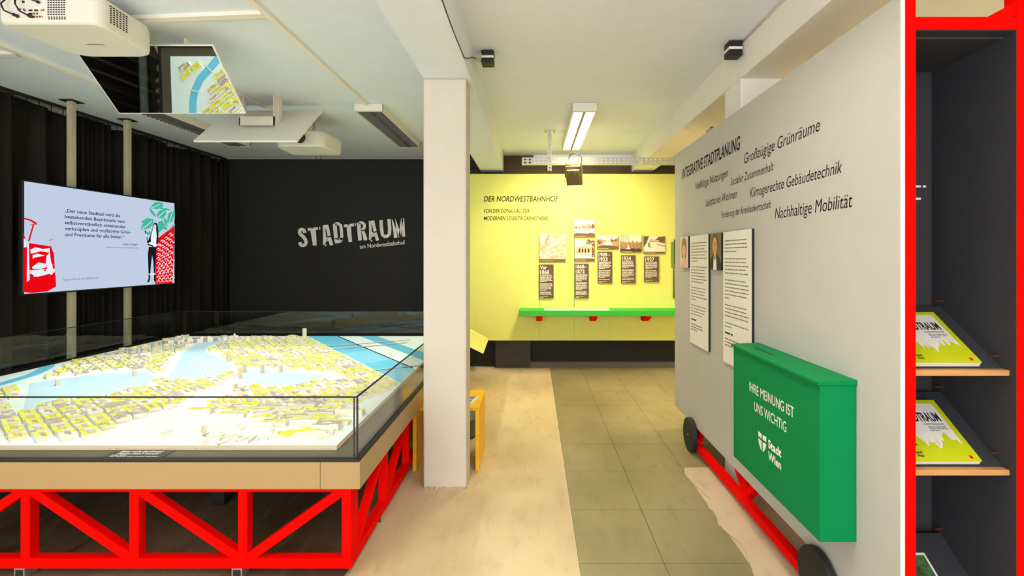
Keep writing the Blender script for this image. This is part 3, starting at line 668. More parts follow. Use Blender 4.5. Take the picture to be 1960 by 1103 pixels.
# ------------------------------------------------------------------ projectors and mirrors
def projector(cx, cy, z0, sgn, label):
    """sgn = 1: connector face towards -Y (camera); -1 turned round"""
    t = thing('ceiling_projector', label, 'projector', (cx, cy, z0), 'ceiling projectors over the city model')
    T = lambda x, y, z: (cx + sgn*x, cy + sgn*y, z0 + z)
    W2, D2, H = .268, .215, .155
    # rounded plan outline
    pl = []
    for (x, y, r) in ((-W2, -D2, .03), (W2-.01, -D2, .05), (W2-.10, D2, .14), (-W2+.06, D2, .10)):
        pass
    def corner(c, a0, a1, r, n=6): return [(c[0]+r*math.cos(a0+(a1-a0)*i/n), c[1]+r*math.sin(a0+(a1-a0)*i/n)) for i in range(n+1)]
    h = math.pi/2
    pl = corner((-W2+.03, -D2+.03), 2*h, 3*h, .03) + corner((W2-.06, -D2+.06), 3*h, 4*h, .06) + corner((W2-.12, D2-.10), 0, h, .10) + corner((-W2+.12, D2-.10), h, 2*h, .10)
    m = MB(); n = len(pl); rings = [(0.94, .0), (.985, .008), (1, .025), (1, H-.03), (.97, H)]
    vs = [T(x*s, y*s, z) for s, z in rings for x, y in pl]
    fs = [(k*n+i, k*n+(i+1) % n, (k+1)*n+(i+1) % n, (k+1)*n+i) for k in range(len(rings)-1) for i in range(n)] + [tuple(range(n))[::-1], tuple(range((len(rings)-1)*n, len(rings)*n))]
    body = m.add(vs, fs).build('body', M_plastic, t)
    def bx(mb, x0, x1, y0, y1, z0_, z1, mi=0):
        a = T(x0, y0, z0_); b = T(x1, y1, z1)
        mb.box(min(a[0], b[0]), max(a[0], b[0]), min(a[1], b[1]), max(a[1], b[1]), a[2], b[2], mi)
    yf = -D2-.0015
    v = MB()
    for r in range(8):
        for c_ in range(7): bx(v, .0+c_*.014, .009+c_*.014, yf, -D2+.002, .045+r*.0125, .0515+r*.0125)
    for c_ in range(7):
        for r in (0, 1): bx(v, .004+c_*.014, .012+c_*.014, yf, -D2+.002, .022+r*.009, .027+r*.009)
    v.build('vent', M_dark, body)
    v = MB()
    for r in range(8):
        for c_ in range(6):
            y = -D2+.07+c_*.022; z = .04+r*.0125; xs = W2 - (y+D2-.06)*.075
            bx(v, xs-.004, xs+.001, y, y+.012, z, z+.0065)
    v.build('vent', M_dark, body)
    v = MB()
    bx(v, -.135, -.122, yf, -D2, .108, .122); 
    for k, (x, z, w_) in enumerate(((-.10, .065, .020), (-.07, .065, .020), (-.10, .047, .020), (-.10, .030, .020), (-.165, .030, .010), (-.16, .07, .006), (-.128, .07, .006), (-.035, .065, .003), (-.03, .03, .003))): bx(v, x, x+w_, yf, -D2, z, z+.009)
    v.build('port', M_dark, body)
    v = MB()
    for (x, z) in ((-.07, .05), (-.055, .05), (-.07, .033), (-.055, .033), (-.04, .033), (-.022, .068), (-.12, .066), (-.145, .072)):
        v.cyl(T(x, -D2, z+.003), T(x, yf, z+.003), .006, 10)
    v.build('socket', M_copper, body)
    text('Panasonic', T(.07, .03, -.0008), (-sgn, 0, 0), (0, sgn*1.0, 0), .10, .014, M_dark, body, bold=.02)
    MB().cyl(T(-.02, D2-.01, .085), T(-.02, D2+.05, .085), .055, 24).build('lens', M_dark, t, smooth=False)
    mt = MB(); bx(mt, -.06, .10, -.07, .09, H, H+.03); ceilz = CL - z0
    for x in (-.05, .08):
        for y in (-.05, .07): bx(mt, x, x+.022, y, y+.022, H+.03, max(H+.04, ceilz))
    mt.build('ceiling_mount', M_steel, t)
    bk = MB(); bx(bk, .03, .075, -.03, .03, H, ceilz); bk.build('cable_gland', M_dark, t)
    if sgn > 0:
        zc = ceilz
        for pts in ([(-.18, -.20, zc), (-.19, -D2-.02, .13), (-.215, -D2-.03, .09), (-.20, -D2-.03, .055), (-.165, -D2-.02, .04), (-.15, -D2-.004, .035)],
                    [(-.135, -.19, zc), (-.14, -D2-.03, .13), (-.135, -D2-.035, .085), (-.115, -D2-.03, .05), (-.09, -D2-.018, .037), (-.075, -D2-.004, .033)],
                    [(-.09, -.19, zc), (-.09, -D2-.02, .14), (-.075, -D2-.025, .12), (-.05, -D2-.01, .112), (-.04, -D2-.003, .11)]):
            P = []
            for i in range(len(pts)-1):
                for k in range(4): P.append(T(*[pts[i][j]+(pts[i+1][j]-pts[i][j])*k/4 for j in range(3)]))
            P.append(T(*pts[-1])); MB().tube(P, .004, 8).build('cable', M_cable, t, smooth=True)
            a, b = Vector(T(*pts[-2])), Vector(T(*pts[-1])); MB().bar(a, b, .016, .011).build('plug', M_cable, t)
    else:
        P = [T(.0+.03*math.cos(a), -D2-.02, -.005-.05*math.sin(a)) for a in [i*math.pi/8 for i in range(9)]]
        MB().tube(P, .003, 6).build('cable', M_cable, t, smooth=True)
    return t
projector(-2.575, 2.735, 2.735, 1, 'white ceiling projector with connector panel facing the camera above the mirror')
projector(-2.36, 4.98, 2.605, -1, 'white ceiling projector half hidden behind the back of the far mirror')
def mirror(y_hi, z_hi, y_lo, z_lo, face, label, nm):
    xc, hw = -2.51, .452
    a = Vector((0, y_hi, z_hi)); b = Vector((0, y_lo, z_lo)); d = (b-a).normalized(); n = Vector((1, 0, 0)).cross(d).normalized()
    if n.z > 0: n = -n            # reflective side looks down
    t = thing('ceiling_mirror', label, 'mirror', (xc, (y_hi+y_lo)/2, (z_hi+z_lo)/2), 'tilted mirrors under the ceiling')
    c = (a+b)/2 + Vector((xc, 0, 0)); L = (b-a).length/2
    MB().obox(c - n*.008, (1, 0, 0), d, n, hw, L, .008).build('backing', M_duct, t)
    MB().obox(c + n*.0012, (1, 0, 0), d, n, hw-.006, L-.006, .001).build('mirror_glass', M_mirror, t)
    s = 1 if y_lo > y_hi else -1
    # U bracket from the ceiling to the back of the mirror
    yb = c.y - s*.0 ; zb_ = c.z + .02
    for sx_ in (-.16, .16):
        MB().box(xc+sx_-.006, xc+sx_+.006, yb-.02, yb+.10 if s > 0 else yb+.02, zb_, CL).build('bracket_arm', M_duct, t)
    if s < 0:
        MB().box(xc-.16, xc+.16, yb-.08, yb-.068, zb_-.03, zb_+.05).build('bracket_plate', M_duct, t)
        MB().box(xc-.16, xc-.15, yb-.08, yb+.06, zb_-.03, zb_+.04).box(xc+.15, xc+.16, yb-.08, yb+.06, zb_-.03, CL).build('bracket_side', M_duct, t)
mirror(3.05, 2.857, 3.40, 2.522, 1, 'tilted ceiling mirror reflecting the city model and the curtains', 'm')
mirror(4.63, 2.905, 4.15, 2.497, -1, 'tilted ceiling mirror seen from its white back with a bracket', 'm')

# ------------------------------------------------------------------ lime exhibition board on the rear wall
LY = 6.30
lb = thing('exhibition_board', 'large lime exhibition board with dark headings on the rear wall', 'board', (.9, LY, .385))
seams = [-.845, .080, .54, 1.003, 1.93, 2.9]
for i in range(5):
    MB().box(seams[i]+.001, seams[i+1]-.001, LY, LY+.025, .385, 2.594).build('panel', M_lime, lb)
MB().box(-.845, 2.9, LY+.025, 6.44, .45, 2.36).build('batten', M_dark, lb)
MB().box(.537, .545, LY-.0008, LY+.001, .83, 1.985).build('seam_strip', M_limedark, lb)
fy = LY - .001
def wt(s, x0, x1, yb, cap, bold, sh, m, par):
    a = px(x0, yb, LY); text(s, (a.x, fy, a.z), (1, 0, 0), (0, 0, 1), (x1-x0)*LY/F, cap*LY/F, m, par, bold=bold, shear=sh)
wt('DER NORDWESTBAHNHOF', 926, 1068.7, 385.9, 10.2, .014, .2, M_ink, lb)
wt('VON DER DONAU-AU ZUR', 926, 1013.6, 407.6, 7.3, .010, .2, M_inkl, lb)
wt('MODERNEN LOGISTIKDREHSCHEIBE', 926, 1050.0, 421.7, 7.3, .010, .2, M_inkl, lb)
# tilted lime flap at the left foot of the board
ft = thing('reading_flap', 'small tilted lime board at the left foot of the lime wall', 'board', (-.75, 6.2, .35))
P = [px(880, 622, 6.22), px(934.5, 651.5, 6.22), px(925, 677.7, 6.10), px(871, 651, 6.10)]
MB().prism(P, (0, .03, .02)).build('flap', M_lime, ft, bevel=.002)
MB().box(-1.05, -.62, 6.22, 6.298, .39, .42).build('hinge_rail', M_lime, ft)
# green shelf
gs = thing('wall_shelf', 'long green shelf on red brackets below the photo boards', 'shelf', (1.3, 6.15, .75))
MB().box(-.18, 2.8, 5.99, LY-.001, .746, .816).build('board', M_shelfgreen, gs, bevel=.003)
for xp in (1032, 1136, 1237, 1340):
    X = (xp - VX)*6.15/F; wd = .037
    MB().prism([(X-wd, LY-.001, .745), (X-wd, 6.04, .745), (X-wd, 6.04, .715), (X-wd, 6.20, .655), (X-wd, LY-.001, .655)], (wd*2, 0, 0)).build('bracket', M_red, gs, bevel=.002)
    MB().cyl((X, 6.199, .685), (X, 6.192, .682), .008, 8).build('screw', M_steel, gs)
for (x0, x1, lbz) in ((1042, 1103, 'flat white booklet on the green shelf, left one'), (1104, 1166, 'flat white printed sheet on the green shelf, right one')):
    a = (x0-VX)*6.1/F; b = (x1-VX)*6.1/F
    t = thing('booklet', lbz, 'booklet', ((a+b)/2, 6.1, .8165), 'booklets on the green shelf')
    MB().box(a, b, 6.01, 6.20, .8165, .822).build('pages', M_paper, t)
    nb = MB(); bars(nb, (a+.03, 6.04, .8224), (1, 0, 0), (0, 1, 0), b-a-.06, [(k*.018, None) for k in range(7)], .008); nb.build('print', M_inkl, t)

# ---- photo boards and text boards on the lime wall
BY = LY - .001
Msep = lambda n, c: mat('sepia_'+n, c, .6, var=.14, scale=40)
S1, S2, S3, S4 = Msep('light', rgb(240, 226, 200)), Msep('mid', rgb(186, 150, 112)), Msep('dark', rgb(110, 80, 52)), Msep('deep', rgb(66, 46, 30))
M_noise = None
def sepia_noise(name, scale, pos, light, dark, st=(1, 1, 1)):
    m = bpy.data.materials.new(name); m.use_nodes = True; nt = m.node_tree; b = nt.nodes['Principled BSDF']; b.inputs['Roughness'].default_value = .6
    tc = nt.nodes.new('ShaderNodeTexCoord'); mp = nt.nodes.new('ShaderNodeMapping'); mp.inputs['Scale'].default_value = st
    n = nt.nodes.new('ShaderNodeTexNoise'); n.inputs['Scale'].default_value = scale; n.inputs['Detail'].default_value = 8; n.inputs['Roughness'].default_value = .7
    r = nt.nodes.new('ShaderNodeValToRGB'); r.color_ramp.elements[0].position = pos-.07; r.color_ramp.elements[1].position = pos+.07
    r.color_ramp.elements[0].color = dark; r.color_ramp.elements[1].color = light
    nt.links.new(tc.outputs['Object'], mp.inputs[0]); nt.links.new(mp.outputs[0], n.inputs['Vector']); nt.links.new(n.outputs['Fac'], r.inputs[0]); nt.links.new(r.outputs[0], b.inputs['Base Color'])
    return m
N_map = sepia_noise('sepia_map', 22, .5, rgb(240, 222, 196), rgb(196, 160, 124))
N_tree = sepia_noise('sepia_foliage', 60, .52, rgb(206, 176, 140), rgb(84, 60, 38))
N_crowd = sepia_noise('sepia_crowd', 50, .45, rgb(180, 140, 100), rgb(92, 64, 38))
N_stone = sepia_noise('sepia_stone', 45, .5, rgb(226, 200, 168), rgb(170, 128, 92))
def photo(x0, x1, y0, y1, label, shapes, base=None, th=.022, nm='photo_board', cap=.06):
    a = px(x0, y1, BY); b = px(x1, y0, BY); X0, X1, Z0, Z1 = a.x, b.x, a.z, b.z
    t = thing(nm, label, 'photo board', ((X0+X1)/2, BY, Z0), 'sepia photo boards on the lime wall')
    MB().box(X0, X1, BY-th, BY, Z0, Z1).build('backing', S3, t)
    yf = BY-th-.0006; zz = Z0 + (Z1-Z0)*cap
    pr = MB().poly([(X0, yf, zz), (X1, yf, zz), (X1, yf, Z1), (X0, yf, Z1)]).build('print', base or S1, t)
    for k, (m, polys) in enumerate(shapes):
        q = MB()
        for pp in polys: q.poly([(X0+(X1-X0)*u, yf-.0004*(k+1), zz+(Z1-zz)*v) for u, v in pp])
        q.build('image_tone', m, pr)
    cp = MB(); bars(cp, (X0+.012, BY-th-.0006, Z0+(Z1-Z0)*cap*.3), (1, 0, 0), (0, 0, 1), (X1-X0)*.5, [(0, 1)], .007); cp.build('caption', M_paint, t)
def rag(u0, u1, v0, v1, n, amp, seed):      # ragged topped area
    r = random.Random(seed); return [(u0, v0), (u1, v0)] + [(u1+(u0-u1)*i/n, v1+r.uniform(-amp, amp)) for i in range(n+1)]
photo(1032.3, 1082.5, 447, 501, 'square sepia map print, leftmost of the photo boards', [(S2, [[(.2, .5), (.3, .55), (.32, .7), (.42, .92), (.34, .95), (.24, .78)]]),
      (S1, [[(.05, .55), (.16, .6), (.3, .98), (.05, .98)], [(.3, .35), (.36, .33), (.5, .55), (.46, .58)]]), (S2, [[(.1, .3), (.3, .42), (.28, .44), (.09, .33)], [(.12, .2), (.5, .42), (.49, .44), (.11, .23)]])], base=N_map, cap=.09)
photo(1099, 1138, 421, 453.7, 'sepia photo of a palace building, uppermost of the photo boards', [(S3, [rag(0, 1, 0, .16, 8, .04, 1)]), (N_stone, [[(.3, .42), (.72, .40), (.72, .74), (.62, .74), (.6, .68), (.36, .70), (.3, .76)]]),
      (N_tree, [rag(.0, .28, .45, .58, 8, .05, 2), rag(.7, 1, .46, .72, 9, .08, 3)]), (S3, [[(.36+.07*i, .5), (.39+.07*i, .5), (.39+.07*i, .6), (.36+.07*i, .6)] for i in range(5)])])
photo(1099.7, 1137.8, 458.4, 499.7, 'sepia photo of a pavilion with tall arches', [(N_stone, [[(.02, .3), (.98, .3), (.98, .55), (.8, .58), (.5, .66), (.2, .58), (.02, .5)]]), (S4, [[(.2+.15*i, .3), (.28+.15*i, .3), (.28+.15*i, .48), (.24+.15*i, .54), (.2+.15*i, .48)] for i in range(4)]),
      (N_tree, [rag(.58, 1, .72, .97, 9, .05, 4), rag(.86, 1, .05, .7, 5, .1, 5)]), (S3, [[(.35+.17*i, .14), (.38+.17*i, .14), (.38+.17*i, .26), (.35+.17*i, .26)] for i in range(3)])], cap=.12)
photo(1143, 1182.6, 450.7, 477, 'wide sepia photo of an open track field above the 1909 text', [(S2, [rag(0, 1, 0, .62, 10, .06, 6)]), (N_tree, [rag(0, .25, .2, .7, 6, .08, 7), rag(.6, 1, .48, .72, 8, .1, 8)]),
      (S1, [[(.2, .22), (.75, .22), (.6, .6), (.45, .6)]]), (S3, [[(0, 0), (1, 0), (1, .1), (.3, .2), (0, .08)]])], cap=.1)
photo(1187, 1227, 449, 483, 'sepia photo of a crowd and flags above the 1924 text', [(N_crowd, [rag(0, 1, 0, .55, 14, .1, 9)]), (S2, [[(.05+.1*i, .3), (.09+.1*i, .3), (.08+.1*i, 1), (.04+.1*i, 1)] for i in range(4)]), (S4, [rag(0, 1, 0, .12, 10, .04, 10)]),
      (S1, [[(.25, .1), (.5, .1), (.42, .2), (.36, .45), (.33, .2)]])], cap=.08)
photo(1231.6, 1271.7, 452.5, 485.5, 'sepia photo of a white ski slope above the 1927 text', [(S3, [[(0, .3), (.12, .55), (.25, 1), (0, 1)], [(.5, .72), (.7, .95), (1, 1), (1, .55), (.75, .6)]]), (N_stone, [[(.25, .6), (.72, .6), (.72, .75), (.3, .8)]]),
      (S4, [[(.2, .3), (.24, .3), (.23, .55), (.19, .55)], [(.28, .24), (.32, .24), (.27, .6), (.24, .6)]]), (S2, [[(.6, .45), (1, .3), (1, .4), (.62, .5)]])], cap=.1)
def tboard(x0, x1, y0, y1, heads, label, cut=None):
    a = px(x0, y1, BY); b = px(x1, y0, BY); X0, X1, Z0, Z1 = a.x, b.x, a.z, b.z; th = .022
    t = thing('text_board', label, 'text board', ((X0+X1)/2, BY, Z0), 'brown text boards on the lime wall')
    bd = MB().box(X0, X1, BY-th, BY, Z0, Z1).build('board', M_brown, t)
    yf = BY-th-.0006; z = Z1 - .062
    for s in heads:
        wd = (X1-X0)*.155*len(s); text(s, (X0+.012, yf, z), (1, 0, 0), (0, 0, 1), min(wd, (X1-X0)*.86), .047, M_paint, bd, bold=.014); z -= .062
    z += .045; ln = MB(); rows = []; k = 0
    while z - Z0 > .045:
        rows.append((z-Z0, .5 if k % 7 == 6 else None)); z -= .0145 if k % 7 != 6 else .026; k += 1
    bars(ln, (X0+.012, yf, Z0), (1, 0, 0), (0, 0, 1), (X1-X0)-.026, rows, .0105)
    bars(ln, (X0+.012, yf, Z0), (1, 0, 0), (0, 0, 1), (X1-X0)*.6, [(.02, None), (.01, .4)], .006)
    ln.build('body_text', M_paint, bd)['kind'] = 'stuff'
tboard(1032, 1059.6, 506.5, 571, ['Vor', '1868'], 'brown text board headed Vor 1868 under the square map')
tboard(1100, 1126.5, 505, 571, ['1868–', '1873'], 'brown text board headed 1868 to 1873 under the pavilion photo')
tboard(1143.7, 1171, 482, 542, ['1909–', '1923'], 'brown text board headed 1909 to 1923 under the track field photo')
tboard(1188.5, 1215.6, 489, 542, ['1924'], 'brown text board headed 1924 under the crowd photo')
tboard(1232.8, 1260.4, 491, 539.7, ['1927'], 'brown text board headed 1927 under the ski slope photo')
tboard(1288.5, 1316, 511, 571, ['1', '1'], 'brown text board cut off by the edge of the grey partition')
o = MB().box(px(1284, 0, BY).x, px(1320, 0, BY).x, BY-.012, BY, px(0, 512, BY).z, px(0, 463.6, BY).z)
tag(o.build('photo_mount', mat('green_mount', rgb(128, 160, 60), .6)), 'olive green mounting board beside the grey partition edge', 'mount')
o = MB().box(px(1289.5, 0, BY).x, px(1322, 0, BY).x, BY-.040, BY-.0125, px(0, 506, BY).z, px(0, 458.5, BY).z)
tag(o.build('photo_board', [S4], bevel=.002), 'dark photo board half hidden by the grey partition edge', 'photo board', 'sepia photo boards on the lime wall')

# ------------------------------------------------------------------ perforated rail and flood lamp
RY = 5.20; z0, z1 = px(0, 315, RY).z, px(0, 301.5, RY).z; xa, xb = px(999, 0, RY).x, 2.3
rl = thing('perforated_rail', 'galvanised perforated rail hung across the passage below the ceiling', 'rail', (.9, RY, z0))
m = MB(); H = z1 - z0
for f0, f1 in ((0, .16), (.40, .60), (.84, 1)): m.box(xa, xb, RY, RY+.003, z0+H*f0, z0+H*f1)
n = int((xb-xa)/.049)
for i in range(n+1):
    x = xa + i*.049
    for f0, f1 in ((.16, .40), (.60, .84)): m.box(x, min(x+.026, xb), RY, RY+.003, z0+H*f0, z0+H*f1)
m.build('web', M_steel, rl)
MB().box(xa, xb, RY+.003, RY+.045, z0, z0+.003).build('flange', M_steel, rl)
MB().box(xa, xb, RY+.003, RY+.045, z1-.003, z1).build('flange', M_steel, rl)
MB().box(xa, px(1159, 0, RY).x, RY-.002, RY, z0, z0+.008).build('joint_plate', M_steel, rl)
hx = px(1052, 0, RY-.02).x; hz0 = px(0, 327, RY-.02).z
m = MB()
m.box(hx-.022, hx-.010, RY-.03, RY-.002, hz0, CR-.01).box(hx+.010, hx+.022, RY-.03, RY-.002, hz0, CR-.01)
for i in range(14):
    z = hz0 + .004 + i*.033
    if z + .02 < CR-.01: m.box(hx-.010, hx+.010, RY-.03, RY-.027, z, z+.018)
m.build('hanger', M_steel, rl)
MB().box(hx-.065, hx+.065, RY-.075, RY+.045, CR-.012, CR-.0005).build('ceiling_plate', M_steel, rl)
MB().bar((hx+.03, RY-.02, CR-.04), (hx+.17, RY-.02, CR-.004), .008, .008).build('brace', M_steel, rl)
for dx in (-.045, .045): MB().cyl((hx+dx, RY-.05, CR-.012), (hx+dx, RY-.05, CR-.03), .009, 8).build('bolt', M_steel, rl)
FY = 5.16; fc = px(1098, 338, FY)
fl_ = thing('flood_lamp', 'finned flood lamp hanging from the perforated rail and facing the lime board', 'flood lamp', tuple(fc))
tilt = math.radians(28); yaw = math.radians(-14)
R = Matrix.Rotation(yaw, 3, 'Z') @ Matrix.Rotation(tilt, 3, 'X')
ax, ay, az = R @ Vector((1, 0, 0)), R @ Vector((0, 1, 0)), R @ Vector((0, 0, 1))
MB().obox(fc + ay*.03, ax, ay, az, .088, .014, .108).build('face_frame', M_flood, fl_, bevel=.004)
MB().obox(fc, ax, ay, az, .066, .03, .078).build('heat_sink', M_flood, fl_, bevel=.004)
for i in range(9): MB().obox(fc + ax*(-.064+.016*i) - ay*.035, ax, ay, az, .0025, .018, .082).build('fin', M_flood, fl_)
MB().obox(fc + ay*.045, ax, ay, az, .075, .0015, .095).build('lamp_glass', emit('flood_glow', (1, .93, .7, 1), 6), fl_)
for s in (-1, 1):
    MB().bar(fc + ax*(.094*s) - az*.01, Vector((fc.x + .085*s, FY+.02, z0)), .012, .006).build('yoke', M_flood, fl_)
MB().box(fc.x-.09, fc.x+.09, FY+.005, FY+.035, z0-.006, z0-.0005).build('yoke', M_flood, fl_)
P = [fc + Vector((.05 - .14*(i/14.0) * (1 if i < 12 else .9), -.05, .06 + .20*math.sin(math.pi*min(1, i/14.0)*.92))) for i in range(15)]
P = [fc + Vector((.02, -.04, .05)), fc + Vector((.06, -.05, .09)), fc + Vector((.085, -.05, .15)), fc + Vector((.08, -.04, .20)), fc + Vector((.05, -.03, .235)), fc + Vector((.01, -.02, .25)), fc + Vector((-.03, 0, .24)), fc + Vector((-.05, .01, .215)), fc + Vector((-.052, .02, .19))]
MB().tube(P, .005, 8).build('cable', M_cable, fl_, smooth=True)
spl = spot('flood_light', (0, 0, 0), (0, 1, 0), math.radians(138), .6, 50, (1.0, .87, .58), .05)
spl.parent = fl_; spl.location = ay*.075
spl.rotation_euler = (Vector((.55, LY-.0, 1.45)) - (fc + ay*.075)).to_track_quat('-Z', 'Y').to_euler()
# small cube lamps under the ceiling
def cube_lamp(x0, x1, y0, z0, z1, label, side):
    t = thing('cube_lamp', label, 'lamp', ((x0+x1)/2, y0+.04, z1), 'small black cube lamps under the ceiling'); h = z1-z0
    MB().box(x0, x1, y0, y0+.085, z0+h*.60, z1).build('body', M_blackm, t, bevel=.006)
    MB().box(x0+.002, x1-.002, y0+.002, y0+.083, z0+h*.42, z0+h*.60).build('band', M_paint, t, bevel=.002)
    MB().box(x0, x1, y0, y0+.085, z0, z0+h*.42).build('shade', M_blackm, t, bevel=.006)
    MB().box(x0-.012 if side < 0 else x1, x0 if side < 0 else x1+.012, y0+.015, y0+.07, z0+h*.2, z0+h*.9).build('wall_plate', M_steel, t)
    return t
cube_lamp(-.392, -.27, 3.12, 2.782, 2.864, 'small black cube lamp beside the white beam, left of the passage', -1) if False else cube_lamp(-.345, -.262, 3.14, 2.779, 2.866, 'small black cube lamp beside the white beam, left of the passage', -1)
MB().box(-.405, -.355, 3.16, 3.2, 2.81, 2.84).build('wall_arm', M_steel, bpy.data.objects['cube_lamp'])
cube_lamp(1.235, 1.322, 3.0, 2.772, 2.866, 'small black cube lamp beside the right beam above the partition', 1)
o = MB().tube([(-.412+.0, .4, BB-.003), (-.41, 1.6, BB-.003), (-.408, 2.4, BB-.003), (-.40, 2.75, BB-.001), (-.398, 2.95, BB+.08), (-.398, 3.10, BB+.15), (-.38, 3.17, 2.82)], .003, 6).build('cable', M_cable, None, smooth=True)
tag(o, 'thin black cable running along the beam to the left cube lamp', 'cable')
o = MB().tube([(1.328, .4, CR-.006), (1.328, 2.0, CR-.006), (1.328, 3.05, CR-.006)], .005, 6).build('cable', M_duct, None, smooth=True)
tag(o, 'thin white cable along the right beam to the cube lamp', 'cable')
# clip-on spot on the second soffit
st = thing('clip_spotlight', 'small metal spotlight peeking above the grey partition', 'spotlight', (1.56, 4.0, 2.52))
q0 = px(1359, 251, 4.20)
MB().cyl(q0 + Vector((-.02, -.03, -.02)), q0 + Vector((.03, .03, .02)), .028, 16, r2=.02).build('head', M_steel, st)
MB().cyl(q0 + Vector((.04, .04, .01)), q0 + Vector((.07, .04, .035)), .018, 12).build('joint', M_steel, st)
MB().bar(q0 + Vector((.03, .03, .02)), Vector((1.58, 4.22, BB)), .014, .014).build('stem', M_blackm, st)

# ------------------------------------------------------------------ rolling partition
PX = 1.235; PY0, PY1 = 1.60, 4.15; PZ0, PZ1 = .20, 2.383
rp = thing('rolling_partition', 'grey wheeled partition with red frame, slogans and a charcoal brochure niche', 'partition', (1.45, 2.9, 0))
fp = MB().box(PX, PX+.015, PY0, PY1, PZ0, PZ1).build('front_panel', [M_greypanel], rp)
MB().box(PX+.0005, PX+.0145, PY0-.001, PY0, PZ0, PZ1).build('panel_edge', M_edge, fp)
MB().box(1.655, 1.667, PY0+.40, PY1, PZ0, PZ1).build('back_panel', M_greypanel, rp)
MB().box(PX+.015, 1.655, PY1-.02, PY1, PZ0, PZ1).build('end_panel', M_greypanel, rp)
xl0, xl1 = 1.2505, 1.2835; xr0, xr1 = 1.623, 1.667
MB().box(1.2395+.011, xl1, PY0-.005, PY0+.04, .045, PZ1+.06).build('frame_post', M_red, rp, bevel=.001)
MB().box(xr0, xr1, PY0-.005, PY0+.04, .045, PZ1+.06).build('frame_post', M_red, rp, bevel=.001)
MB().box(xl1, xr0, PY0-.004, PY0+.04, 2.262, 2.305).build('cross_bar', M_red, rp, bevel=.001)
MB().bar((1.66, PY0+.018, 2.354), (1.545, PY0+.018, 2.293), .04, .04, up=(0, 1, 0)).build('brace', M_red, rp, bevel=.001)
MB().box(xl1, xr0, PY0-.004, PY0+.04, .045, .09).build('cross_bar', M_red, rp)
MB().box(1.2255, 1.2705, 1.62, 3.70, .036, .083).build('bottom_chord', M_red, rp, bevel=.001)
MB().box(1.62, 1.665, 1.645, PY1-.1, .036, .083).build('bottom_chord', M_red, rp, bevel=.001)
for (a, b) in (((2.83, .07), (3.10, .34)), ((2.83, .07), (2.56, .34)), ((3.66, .10), (3.40, .34)), ((2.02, .07), (2.30, .34)), ((2.02, .07), (1.75, .34))):
    MB().bar((1.2735, a[0], a[1]), (1.2735, b[0], b[1]), .04, .042).build('truss_diagonal', M_red, rp)
for y in (2.83, 3.64, 2.02): MB().box(1.253, 1.295, y-.02, y+.02, .083, .45).build('truss_post', M_red, rp)
for x in (1.19, 1.667):
    for y in (3.66, 2.02):
        wv = MB().cyl((x, y, .128), (x+.034, y, .128), .1275, 40).build('wheel', M_rubber, rp, bevel=.006)
        for s in (-.008, .010): MB().cyl((x-.003 if x < 1.4 else x+.034, y+s, .128), (x+.001 if x < 1.4 else x+.038, y+s, .128), .005, 10).build('bolt', M_steel, wv)
# niche
NB = 1.935
MB().box(xl1-.01, xr0, NB, NB+.012, .10, 2.262).build('niche_back', M_char, rp)
MB().box(xr0, xr0+.012, PY0+.041, NB, .10, 2.262).build('niche_side', M_char, rp)
MB().box(xl1-.012, xl1, PY0+.041, NB, .10, 2.262).build('niche_side', M_char, rp)
MB().box(xl1, xr0, PY0+.041, NB, 2.250, 2.262).build('niche_top', M_char, rp)
MB().box(xl1, xr0, PY0+.041, NB, .10, .112).build('niche_floor', M_char, rp)
MB().box(xr0-.002, xr0-.0002, PY0-.003, NB, .10, 2.2615).build('niche_lining', M_char, rp)
MB().box(xl1, xr0-.002, PY0-.003, NB, 2.2585, 2.2605).build('niche_lining', M_char, rp)
ib = MB().box(xl1+.002, 1.600, NB-.004, NB, 1.37, 2.02).build('niche_info_panel', mat('charcoal_panel', rgb(50, 49, 54), .7), rp)
nb = MB(); bars(nb, (xl1+.02, NB-.0046, 1.37), (1, 0, 0), (0, 0, 1), .30, [(.36, .9), (.41, .97)], .014); nb.build('print', M_paint, ib)
def nshelf(z):
    yf, yb = 1.64, 1.895; zb_ = z + .19
    d = Vector((0, yb-yf, zb_-z)).normalized(); n = Vector((0, -d.z, d.y))
    sh = MB().obox(((xl1+xr0)/2, (yf+yb)/2, (z+zb_)/2), (1, 0, 0), d, n, (xr0-xl1)/2-.002, Vector((0, yb-yf, zb_-z)).length/2, .004).build('sloped_shelf', M_char, rp)
    MB().box(xl1+.001, xr0-.0035, 1.615, 1.642, z-.014, z+.006).build('shelf_lip', M_wood, sh, bevel=.003)
    for (yy, zz) in ((yf+.02, z+.045), (yb-.01, zb_+.025)):
        MB().cyl((xr0-.028, yy, zz), (xr0, yy, zz), .004, 10).build('shelf_peg', M_copper, sh)
    return yf, d, n
def sloped(t, nm, z, x0, x1, s0, s1, off, th, m, par=None, poly=None):
    yf = 1.64; d = Vector((0, .255, .19)).normalized(); n = Vector((0, -d.z, d.y)); o = Vector((0, yf, z)) + n*off
    P = [(x0, s0), (x1, s0), (x1, s1), (x0, s1)] if poly is None else poly
    pts = [o + Vector((x, 0, 0)) + d*s for x, s in P]
    b = MB().prism(pts, n*th) if th else MB().poly(pts)
    return b.build(nm, m, par or t)
M_cover = mat('lime_cover', rgb(196, 206, 20), .4, var=.03)
M_coverw = mat('cover_white', rgb(226, 224, 216), .45, var=.03)
dS = Vector((0, .255, .19)).normalized(); nS = Vector((0, -dS.z, dS.y))
